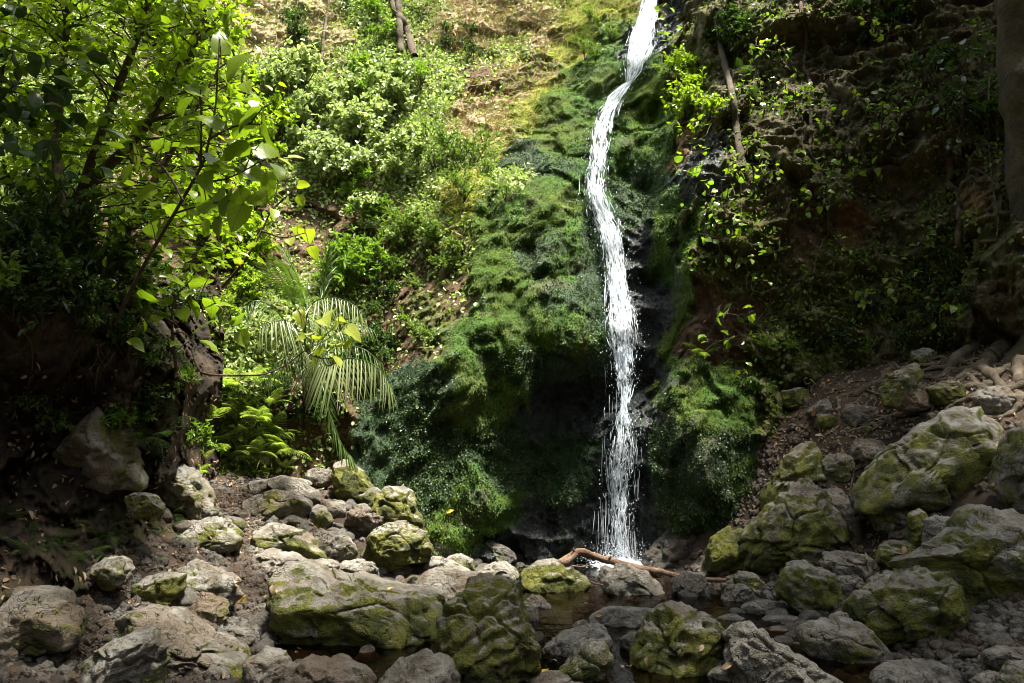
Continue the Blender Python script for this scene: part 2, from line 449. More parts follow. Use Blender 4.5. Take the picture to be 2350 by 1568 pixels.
# what the cliff is made of: (pixel x, y, radius x, radius y, kind)
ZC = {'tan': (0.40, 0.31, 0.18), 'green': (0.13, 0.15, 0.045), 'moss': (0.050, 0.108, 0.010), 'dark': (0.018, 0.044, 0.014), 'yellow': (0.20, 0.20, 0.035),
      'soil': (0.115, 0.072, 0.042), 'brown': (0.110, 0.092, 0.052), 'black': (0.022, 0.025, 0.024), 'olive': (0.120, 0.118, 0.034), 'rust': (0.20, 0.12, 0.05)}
ZN = list(ZC)
ZP = [(620, 60, 110, 90, 'tan'), (720, 120, 90, 90, 'tan'), (1080, 60, 100, 90, 'tan'), (1240, 60, 90, 80, 'tan'), (1180, 110, 60, 50, 'green'), (1270, 20, 50, 40, 'green'), (1060, 120, 60, 40, 'green'), (1010, 200, 70, 50, 'green'), (1230, 170, 50, 40, 'olive'), (680, 40, 50, 40, 'green'), (1130, 180, 90, 70, 'soil'), (1200, 200, 70, 60, 'tan'), (1120, 270, 90, 60, 'tan'),
      (900, 60, 120, 80, 'green'), (650, 200, 120, 80, 'green'), (850, 230, 160, 100, 'green'), (700, 350, 160, 120, 'green'), (880, 380, 150, 110, 'green'), (1020, 350, 90, 60, 'green'), (800, 480, 120, 70, 'soil'),
      (1330, 70, 60, 50, 'yellow'), (1280, 130, 50, 40, 'yellow'), (1190, 280, 70, 30, 'yellow'), (1240, 240, 60, 40, 'yellow'), (1110, 330, 50, 30, 'yellow'), (1070, 430, 60, 32, 'yellow'), (1020, 470, 40, 26, 'yellow'),
      (1150, 410, 60, 40, 'green'), (1000, 560, 90, 60, 'green'), (1040, 540, 45, 30, 'tan'), (960, 620, 90, 60, 'soil'), (860, 580, 60, 50, 'soil'), (900, 760, 60, 80, 'soil'), (960, 720, 60, 40, 'olive'), (1010, 780, 50, 20, 'soil'),
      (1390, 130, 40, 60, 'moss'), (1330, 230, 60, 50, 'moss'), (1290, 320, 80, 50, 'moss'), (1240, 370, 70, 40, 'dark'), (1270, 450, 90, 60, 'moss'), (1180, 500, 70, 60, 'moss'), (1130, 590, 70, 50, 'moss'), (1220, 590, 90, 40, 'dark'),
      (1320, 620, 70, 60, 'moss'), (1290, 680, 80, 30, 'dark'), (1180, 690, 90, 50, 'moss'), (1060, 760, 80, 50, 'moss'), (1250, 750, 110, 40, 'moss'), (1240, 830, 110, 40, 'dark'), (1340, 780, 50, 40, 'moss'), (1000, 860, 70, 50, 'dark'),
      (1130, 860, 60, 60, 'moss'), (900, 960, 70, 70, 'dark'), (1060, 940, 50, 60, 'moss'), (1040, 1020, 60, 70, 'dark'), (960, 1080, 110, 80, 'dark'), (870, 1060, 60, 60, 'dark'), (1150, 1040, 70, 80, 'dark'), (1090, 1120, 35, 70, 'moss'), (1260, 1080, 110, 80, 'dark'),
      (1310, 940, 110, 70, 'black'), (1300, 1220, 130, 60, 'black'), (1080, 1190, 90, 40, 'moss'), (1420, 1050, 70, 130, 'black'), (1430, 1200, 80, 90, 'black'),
      (1500, 250, 50, 80, 'moss'), (1480, 340, 50, 60, 'moss'), (1490, 470, 60, 80, 'dark'), (1510, 600, 50, 110, 'black'), (1500, 720, 50, 60, 'black'), (1545, 560, 28, 120, 'moss'), (1560, 700, 34, 120, 'moss'), (1510, 130, 30, 50, 'black'), (1380, 620, 40, 120, 'dark'), (1360, 760, 30, 60, 'dark'), (1500, 830, 60, 40, 'black'),
      (1600, 200, 60, 80, 'olive'), (1560, 300, 20, 70, 'rust'), (1650, 400, 60, 70, 'black'), (1620, 560, 50, 60, 'olive'), (1610, 640, 40, 40, 'rust'), (1620, 740, 60, 60, 'soil'), (1750, 200, 120, 120, 'brown'), (1900, 120, 140, 120, 'brown'), (1760, 420, 100, 80, 'brown'), (1720, 600, 90, 60, 'olive'),
      (1880, 400, 80, 120, 'brown'), (1900, 620, 120, 70, 'olive'), (1830, 580, 50, 90, 'soil'), (2050, 300, 120, 120, 'brown'), (2000, 700, 100, 50, 'olive'), (2100, 600, 120, 90, 'brown'), (2250, 300, 130, 200, 'brown'), (2200, 620, 100, 100, 'olive'), (2300, 700, 90, 90, 'brown'), (1800, 760, 120, 40, 'olive'), (1700, 750, 60, 60, 'soil'), (2050, 780, 150, 40, 'brown'), (1950, 540, 40, 40, 'rust'), (2230, 480, 40, 60, 'rust'),
      (1580, 900, 60, 50, 'moss'), (1680, 940, 80, 50, 'moss'), (1560, 1020, 50, 60, 'dark'), (1680, 1040, 80, 50, 'dark'), (1620, 1120, 80, 60, 'dark'), (1720, 1060, 50, 40, 'moss'), (1560, 1170, 60, 60, 'dark'), (1690, 1160, 60, 60, 'dark'), (1800, 950, 70, 50, 'olive'), (1850, 850, 100, 40, 'olive'),
      (560, 800, 120, 120, 'green'), (520, 980, 90, 90, 'green'), (700, 900, 80, 120, 'soil'), (700, 1050, 80, 50, 'soil'), (760, 700, 80, 80, 'green'), (400, 400, 300, 300, 'soil'), (100, 900, 250, 200, 'soil'), (100, 300, 250, 250, 'green'), (500, 250, 120, 150, 'green')]
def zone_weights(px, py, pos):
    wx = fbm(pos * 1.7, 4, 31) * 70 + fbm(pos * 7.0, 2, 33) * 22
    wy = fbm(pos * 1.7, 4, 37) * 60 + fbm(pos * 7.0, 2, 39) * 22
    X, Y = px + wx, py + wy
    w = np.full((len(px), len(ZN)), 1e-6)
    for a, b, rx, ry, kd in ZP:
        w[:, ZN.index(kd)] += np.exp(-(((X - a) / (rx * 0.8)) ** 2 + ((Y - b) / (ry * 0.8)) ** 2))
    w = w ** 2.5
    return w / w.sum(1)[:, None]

tt = np.concatenate([np.linspace(-1.5, -0.68, 40)[:-1], np.linspace(-0.68, 0.68, 700), np.linspace(0.68, 1.5, 40)[1:]])
zz = np.concatenate([np.linspace(-0.5, 10.0, 540), np.linspace(10.0, 18, 40)[1:]])
T_, Z_ = np.meshgrid(tt, zz, indexing='ij'); T_, Z_ = T_.ravel(), Z_.ravel()
Yb = cliff_y(T_, np.minimum(Z_, 12.0)) + np.maximum(Z_ - 12, 0) * 0.9
Yb = np.maximum(Yb, 4.2)
pos = np.stack([T_ * Yb, Yb, Z_], 1)
px_, py_ = to_pix(pos[:, 0], pos[:, 1], pos[:, 2])
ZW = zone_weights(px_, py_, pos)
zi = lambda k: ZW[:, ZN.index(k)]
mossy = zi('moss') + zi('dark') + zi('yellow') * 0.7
rocky = zi('brown') + zi('olive') + zi('rust') + zi('soil') * 0.6 + zi('tan') * 0.6 + zi('black') * 0.8
green = zi('green')
# relief: cushions of moss, drooping folds, broken strata in bare rock
warp = pos + 0.25 * np.stack([fbm(pos * 1.4, 3, 41), fbm(pos * 1.4, 3, 43), fbm(pos * 1.4, 3, 47)], 1)
cush = 1 - np.abs(fbm(warp * np.array([1.9, 1.0, 1.35]), 3, 51)) * 2.2
cush2 = 1 - np.abs(fbm(warp * np.array([5.5, 3, 3.6]), 3, 53)) * 2.0
fold = fbm(warp * np.array([3.4, 2.0, 0.9]), 3, 55)
bw_ = pos + 0.55 * np.stack([fbm(pos * 1.1, 4, 141), fbm(pos * 1.1, 4, 143), fbm(pos * 1.1, 4, 147)], 1)
d1, d2, cid = worley(bw_ * np.array([0.9, 0.9, 1.1]) + np.array([0.6, 0, 0]) * pos[:, 2:3] * 0.5, 61)
e1, e2, cid2 = worley(warp * np.array([3.3, 3.3, 5.0]) + 0.5 * cush2[:, None], 67)
rid = fbm(bw_ * np.array([1.3, 1.3, 2.1]), 5, 69, gain=0.55, ridge=True)
rid2 = fbm(warp * np.array([4.2, 4.2, 6.0]), 4, 70, gain=0.6, ridge=True)
patchy = sstep(-0.15, 0.35, fbm(pos * 0.9, 3, 72))
strat = np.abs(((pos[:, 2] * 2.3 + pos[:, 0] * 0.6 + fbm(pos * 0.9, 4, 71) * 2.6) % 1.0) - 0.5)
ls = (pos[:, 2] - 0.62 * pos[:, 0]) * 1.25 + fbm(pos * 0.8, 3, 171) * 1.1 + fbm(pos * 3, 2, 173) * 0.18
lf = ls - np.floor(ls); lam = 0.5 + 0.9 * _hash(np.floor(ls).astype(np.int64), np.floor(pos[:, 0] * 0.7).astype(np.int64) * 0, np.zeros(len(ls), np.int64), 5)
ledge = sstep(0, 0.22, lf) * (1 - sstep(0.15, 1.0, lf)) * lam
c1_, c2_, ccid = worley(warp * np.array([0.85, 0.8, 1.0]), 181); s1_, s2_, scid = worley(warp * np.array([3.6, 3.0, 4.4]), 183)
dome = np.clip(1 - (c1_ * 1.0) ** 2, 0, 1) * (0.6 + 0.8 * ccid); dome2 = np.clip(1 - (s1_ * 1.1) ** 2, 0, 1) * (0.4 + scid)
disp = mossy * (ledge * 0.09 - 0.20 + dome * 0.36 + dome2 * 0.06 + cush * 0.05 + cush2 * 0.065 + fold * 0.10) + rocky * ((cid - 0.5) * 0.42 + rid * 0.24 + rid2 * 0.10 + patchy * ((cid2 - 0.5) * 0.12 + strat * 0.14))
disp += green * (cush * 0.16 + rid * 0.12)
disp += fbm(pos * 0.9, 4, 73) * 0.16 + fbm(pos * 14, 3, 75) * 0.022 + fbm(pos * 32, 2, 77) * 0.010
Yd = Yb - disp
cv = np.stack([T_ * Yd, Yd, Z_], 1)
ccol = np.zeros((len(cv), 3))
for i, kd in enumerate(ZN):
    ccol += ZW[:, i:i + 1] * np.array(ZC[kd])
crev = sstep(0.0, 0.10, e2 - e1)[:, None]
lich = (sstep(0.62, 0.85, cid2) * (zi('brown') + zi('olive') + zi('tan')) * 0.45)[:, None]
ccol = ccol * (1 - lich) + np.array([0.20, 0.17, 0.095]) * lich
mspot = (sstep(0.05, 0.4, fbm(pos * 3.2, 4, 81)) * (zi('brown') + zi('olive')) * 0.6)[:, None]
ccol = ccol * (1 - mspot) + np.array([0.075, 0.090, 0.018]) * mspot
ymoss = (sstep(0.0, 0.35, fbm(pos * 1.6, 3, 85)) * zi('moss') * 0.55)[:, None]
ccol = ccol * (1 - ymoss) + np.array([0.115, 0.135, 0.016]) * ymoss
deadm = (sstep(0.30, 0.5, fbm(pos * 3.5, 3, 87)) * (zi('moss') + zi('dark')) * 0.6)[:, None]
ccol = ccol * (1 - deadm) + np.array([0.07, 0.055, 0.03]) * deadm
grey = (sstep(0.35, 0.55, fbm(pos * 2.6, 3, 83)) * zi('moss') * 0.5)[:, None]
ccol = ccol * (1 - grey) + np.array([0.10, 0.10, 0.085]) * grey
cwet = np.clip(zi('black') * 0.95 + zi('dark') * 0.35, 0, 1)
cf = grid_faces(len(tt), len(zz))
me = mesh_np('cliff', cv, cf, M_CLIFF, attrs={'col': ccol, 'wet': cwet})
cliff = tag(obj('cliff', me), kind='structure')
BVH_C = BVHTree.FromPolygons([tuple(v) for v in cv], [tuple(f) for f in cf.tolist()])

# ================================================================== LEFT EARTH BANK (undercut)
BP = [(-900, 700, 4.3), (-900, 1300, 4.0), (-300, 650, 4.8), (-300, 1100, 4.9), (-300, 1400, 4.5), (0, 690, 5.3), (0, 900, 5.55), (0, 1150, 5.6), (0, 1380, 5.0), (150, 700, 5.6), (150, 860, 5.7), (120, 1050, 6.0), (180, 1180, 6.0), (150, 1350, 5.4),
      (300, 780, 6.2), (300, 900, 6.2), (300, 1060, 6.4), (280, 1200, 6.3), (300, 1330, 5.9), (420, 850, 6.8), (410, 980, 6.9), (420, 1080, 7.2), (390, 1200, 6.9), (440, 1300, 6.9),
      (0, 560, 6.4), (150, 600, 6.6), (300, 700, 7.0), (420, 790, 7.5), (0, 480, 7.6), (300, 640, 8.0), (470, 800, 8.6), (460, 1000, 8.4), (470, 1120, 8.6), (500, 1000, 9.6), (520, 1150, 9.8), (-600, 500, 6.2)]
bx = np.array([(at(a, b, d).x / d * 6, at(a, b, d).z, d) for a, b, d in BP])
bank_fn = rbf_fit(bx[:, :2], bx[:, 2], 0.02)
tb = np.linspace(at(-900, 900, 1).x, at(510, 900, 1).x, 300); zb = np.linspace(-0.3, 3.3, 190)
TB, ZB = np.meshgrid(tb, zb, indexing='ij'); TB, ZB = TB.ravel(), ZB.ravel()
YB = np.maximum(bank_fn(np.stack([TB * 6, ZB], 1)), 3.6)
bp = np.stack([TB * YB, YB, ZB], 1)
bw = bp + 0.2 * np.stack([fbm(bp * 2, 3, 101), fbm(bp * 2, 3, 103), fbm(bp * 2, 3, 107)], 1)
bw = bw + 0.3 * np.stack([fbm(bp * 3, 4, 151), fbm(bp * 3, 4, 153), fbm(bp * 3, 4, 157)], 1)
g1, g2, gid = worley(bw * 1.4, 111); q1, q2, qid = worley(bw * 4.5, 113); br = fbm(bw * 2.2, 5, 161, gain=0.6, ridge=True)
YB2 = YB - ((gid - 0.5) * 0.34 + (qid - 0.5) * 0.12 + (worley(bw * 9.0, 163)[2] - 0.5) * 0.05 + br * 0.14 + fbm(bp * 1.2, 3, 115) * 0.14 + fbm(bp * 16, 3, 117) * 0.03 + fbm(bp * 40, 2, 118) * 0.012)
bv = np.stack([TB * YB2, YB2, ZB], 1)
k1 = sstep(-0.3, 0.4, fbm(bp * 1.8, 4, 119))[:, None]; k2 = (sstep(0.1, 0.45, fbm(bp * 2.4, 4, 121)) * 0.55)[:, None]
bcol = (np.array([0.026, 0.018, 0.012]) * (1 - k1) + np.array([0.085, 0.060, 0.038]) * k1) * (1 - k2) + np.array([0.065, 0.065, 0.020]) * k2
bf = grid_faces(len(tb), len(zb))
me = mesh_np('earth_bank', bv, bf, M_CLIFF, attrs={'col': bcol, 'wet': np.zeros(len(bv))})
bank = tag(obj('earth_bank', me), kind='structure')
BVH_B = BVHTree.FromPolygons([tuple(v) for v in bv], [tuple(f) for f in bf.tolist()])

# ================================================================== UNSEEN HILLSIDE added round and behind the viewpoint to block sky light
aa = np.linspace(R(52), R(308), 120); hz = np.linspace(-0.5, 15, 60)
AA, HZ = np.meshgrid(aa, hz, indexing='ij'); AA, HZ = AA.ravel(), HZ.ravel()
rad = 8.2 + 3.5 * np.sin((AA - R(52)) / R(256) * math.pi) + HZ * 0.55
hp = np.stack([np.sin(AA) * rad, np.cos(AA) * rad, HZ], 1)
hp *= (1 + 0.10 * fbm(hp * 0.6, 4, 131))[:, None]
hc = sstep(-0.3, 0.3, fbm(hp * 1.5, 4, 133))[:, None]
me = mesh_np('light_block_hillside', hp, grid_faces(len(aa), len(hz)), M_CLIFF, attrs={'col': np.array([0.02, 0.03, 0.012]) * (1 - hc) + np.array([0.05, 0.065, 0.025]) * hc, 'wet': np.zeros(len(hp))})
tag(obj('light_block_hillside', me), kind='structure')

def hit(px, py, which='gcb'):
    o = Vector((0, 0, CAM_Z)); r = ray(px, py).normalized()
    best = None
    for k, b in (('g', BVH_G), ('c', BVH_C), ('b', BVH_B)):
        if k not in which: continue
        loc, nor, idx, dist = b.ray_cast(o, r)
        if loc is not None and (best is None or dist < best[2]):
            if nor.dot(r) > 0: nor = -nor
            best = (loc, nor, dist)
    if best is None: return at(px, py, 9.5), Vector((0, -1, 0.2)), 9.5
    return best
# ================================================================== BOULDERS
def poly_radius(poly, c, nb=360):
    """distance from c to the outline for nb directions"""
    P = np.asarray(poly, float) - c; Q = np.roll(P, -1, 0)
    an = np.linspace(-math.pi, math.pi, nb, endpoint=False); D = np.stack([np.cos(an), np.sin(an)], 1)
    E = Q - P
    den = D[:, None, 0] * E[None, :, 1] - D[:, None, 1] * E[None, :, 0]
    t = (P[None, :, 0] * E[None, :, 1] - P[None, :, 1] * E[None, :, 0]) / (den + 1e-12)
    s = (P[None, :, 0] * D[:, None, 1] - P[None, :, 1] * D[:, None, 0]) / (den + 1e-12)
    ok = (t > 0) & (s >= -1e-6) & (s <= 1 + 1e-6)
    r = np.where(ok, t, 0).max(1)
    return np.where(r > 0, r, np.sqrt((P ** 2).sum(1)).mean())
def boulder(name, poly, label, moss=0.5, wet=0.0, tint=0.2, seed=1, contact=None, d=None, dep=0.95, sub=5, rough=1.0, facets=11, cat='boulder', mat=None, pits=0.0, group=None, sink=0.0):
    rg = np.random.default_rng(seed * 131 + 5)
    poly = np.array(poly, float)
    mn, mx = poly.min(0), poly.max(0)
    if d is None:
        yc = contact if contact is not None else mx[1]
        loc, nor, dist = hit(poly[:, 0].mean(), yc, 'gb')
        d = loc.y
    # half depth from its width and height in metres
    wpx, hpx = mx - mn
    wm, hm = wpx / F * d, hpx / F * d
    depth = dep * (0.55 * wm + 0.45 * hm)
    dc = d + depth * 0.30
    pts = np.array([[(lambda q: (q.x, q.z))(at(a, b, dc))] for a, b in poly]).reshape(-1, 2)
    c = np.array([(pts[:, 0].min() + pts[:, 0].max()) / 2, (pts[:, 1].min() + pts[:, 1].max()) / 2])
    cen = pts.mean(0) * 0.6 + c * 0.4
    Rr = poly_radius(pts, cen)
    ker = np.ones(7) / 7; Rr = np.convolve(np.concatenate([Rr[-3:], Rr, Rr[:3]]), ker, 'valid')
    V, Fc = ICO[sub]; V = V.copy()
    a, b, y = V[:, 0], V[:, 2], V[:, 1]
    rho = np.sqrt(a * a + b * b); ang = np.arctan2(b, a)
    idx = (ang + math.pi) / (2 * math.pi) * 360; i0 = np.floor(idx).astype(int) % 360; i1 = (i0 + 1) % 360; fr = idx - np.floor(idx)
    rr = Rr[i0] * (1 - fr) + Rr[i1] * fr
    e = 0.72
    rs = rho ** e; ys_ = np.sign(y) * np.abs(y) ** e * depth / 2
    Pv = np.stack([rr * rs * np.cos(ang), ys_, rr * rs * np.sin(ang)], 1)
    size = (wm * hm * depth) ** (1 / 3)
    # broken faces: a top, fronts and backs
    for q in range(facets):
        if q == 0: n = np.array([rg.uniform(-.25, .25), rg.uniform(-.75, -.35), 1.0])
        elif q == 1: n = np.array([rg.uniform(-.5, .5), -1.0, rg.uniform(-.85, -.2)])
        else: n = np.array([rg.uniform(-.9, .9), rg.choice([-1, -1, 1]) * rg.uniform(.55, 1), rg.uniform(-.5, .9)])
        n /= np.linalg.norm(n)
        s = Pv @ n; off = s.max() * rg.uniform(0.70, 0.92)
        ex = np.maximum(s - off, 0)
        Pv = Pv - ex[:, None] * n * 0.94
    N = Pv / (np.linalg.norm(Pv, axis=1)[:, None] + 1e-9)
    q = Pv / size + seed * 3.7
    w1, w2, wid = worley(q * 2.6 + 0.35 * np.stack([vnoise(q * 3, 5), vnoise(q * 3, 6), vnoise(q * 3, 7)], 1), seed)
    tilt = np.array([rg.uniform(-.5, .5), rg.uniform(-.3, .3), 1.0]); tilt /= np.linalg.norm(tilt)
    st = np.abs(((q @ tilt) * rg.uniform(4, 7) + fbm(q * 1.5, 2, seed + 9) * 1.2) % 1.0 - 0.5) - 0.25
    dsp = fbm(q * 1.6, 4, seed) * 0.055 + (wid - 0.5) * 0.085 - 0.035 * (1 - sstep(0, 0.10, w2 - w1)) + st * 0.045 + fbm(q * 7, 3, seed + 3, ridge=True) * 0.030 + fbm(q * 20, 2, seed + 4) * 0.014
    if pits > 0:
        p1, p2, pid = worley(q * 5.5, seed + 20)
        dsp = dsp - pits * 0.10 * (1 - sstep(0.1, 0.45, p1)) * (pid > 0.45)
    Pv = Pv + N * (dsp * size * rough)[:, None]
    me = mesh_np(name, Pv, Fc, mat or M_ROCK)
    o = obj(name, me, loc=(cen[0], dc, cen[1] - sink))
    tag(o, label, cat, group)
    o['moss'] = float(moss); o['wet'] = float(wet); o['tint'] = float(tint)
    return o
def box(x0, y0, x1, y1, seed=0, n=9):
    rg = np.random.default_rng(seed + 77); an = np.sort(np.linspace(0, 2 * math.pi, n, endpoint=False) + rg.uniform(-.25, .25, n))
    cxx, cyy, a, b = (x0 + x1) / 2, (y0 + y1) / 2, (x1 - x0) / 2, (y1 - y0) / 2
    r = rg.uniform(.88, 1.08, n)
    se = lambda v: np.sign(v) * np.abs(v) ** 0.75
    return [(cxx + a * r_ * se(math.cos(t)), cyy + b * r_ * se(math.sin(t))) for t, r_ in zip(an, r)]
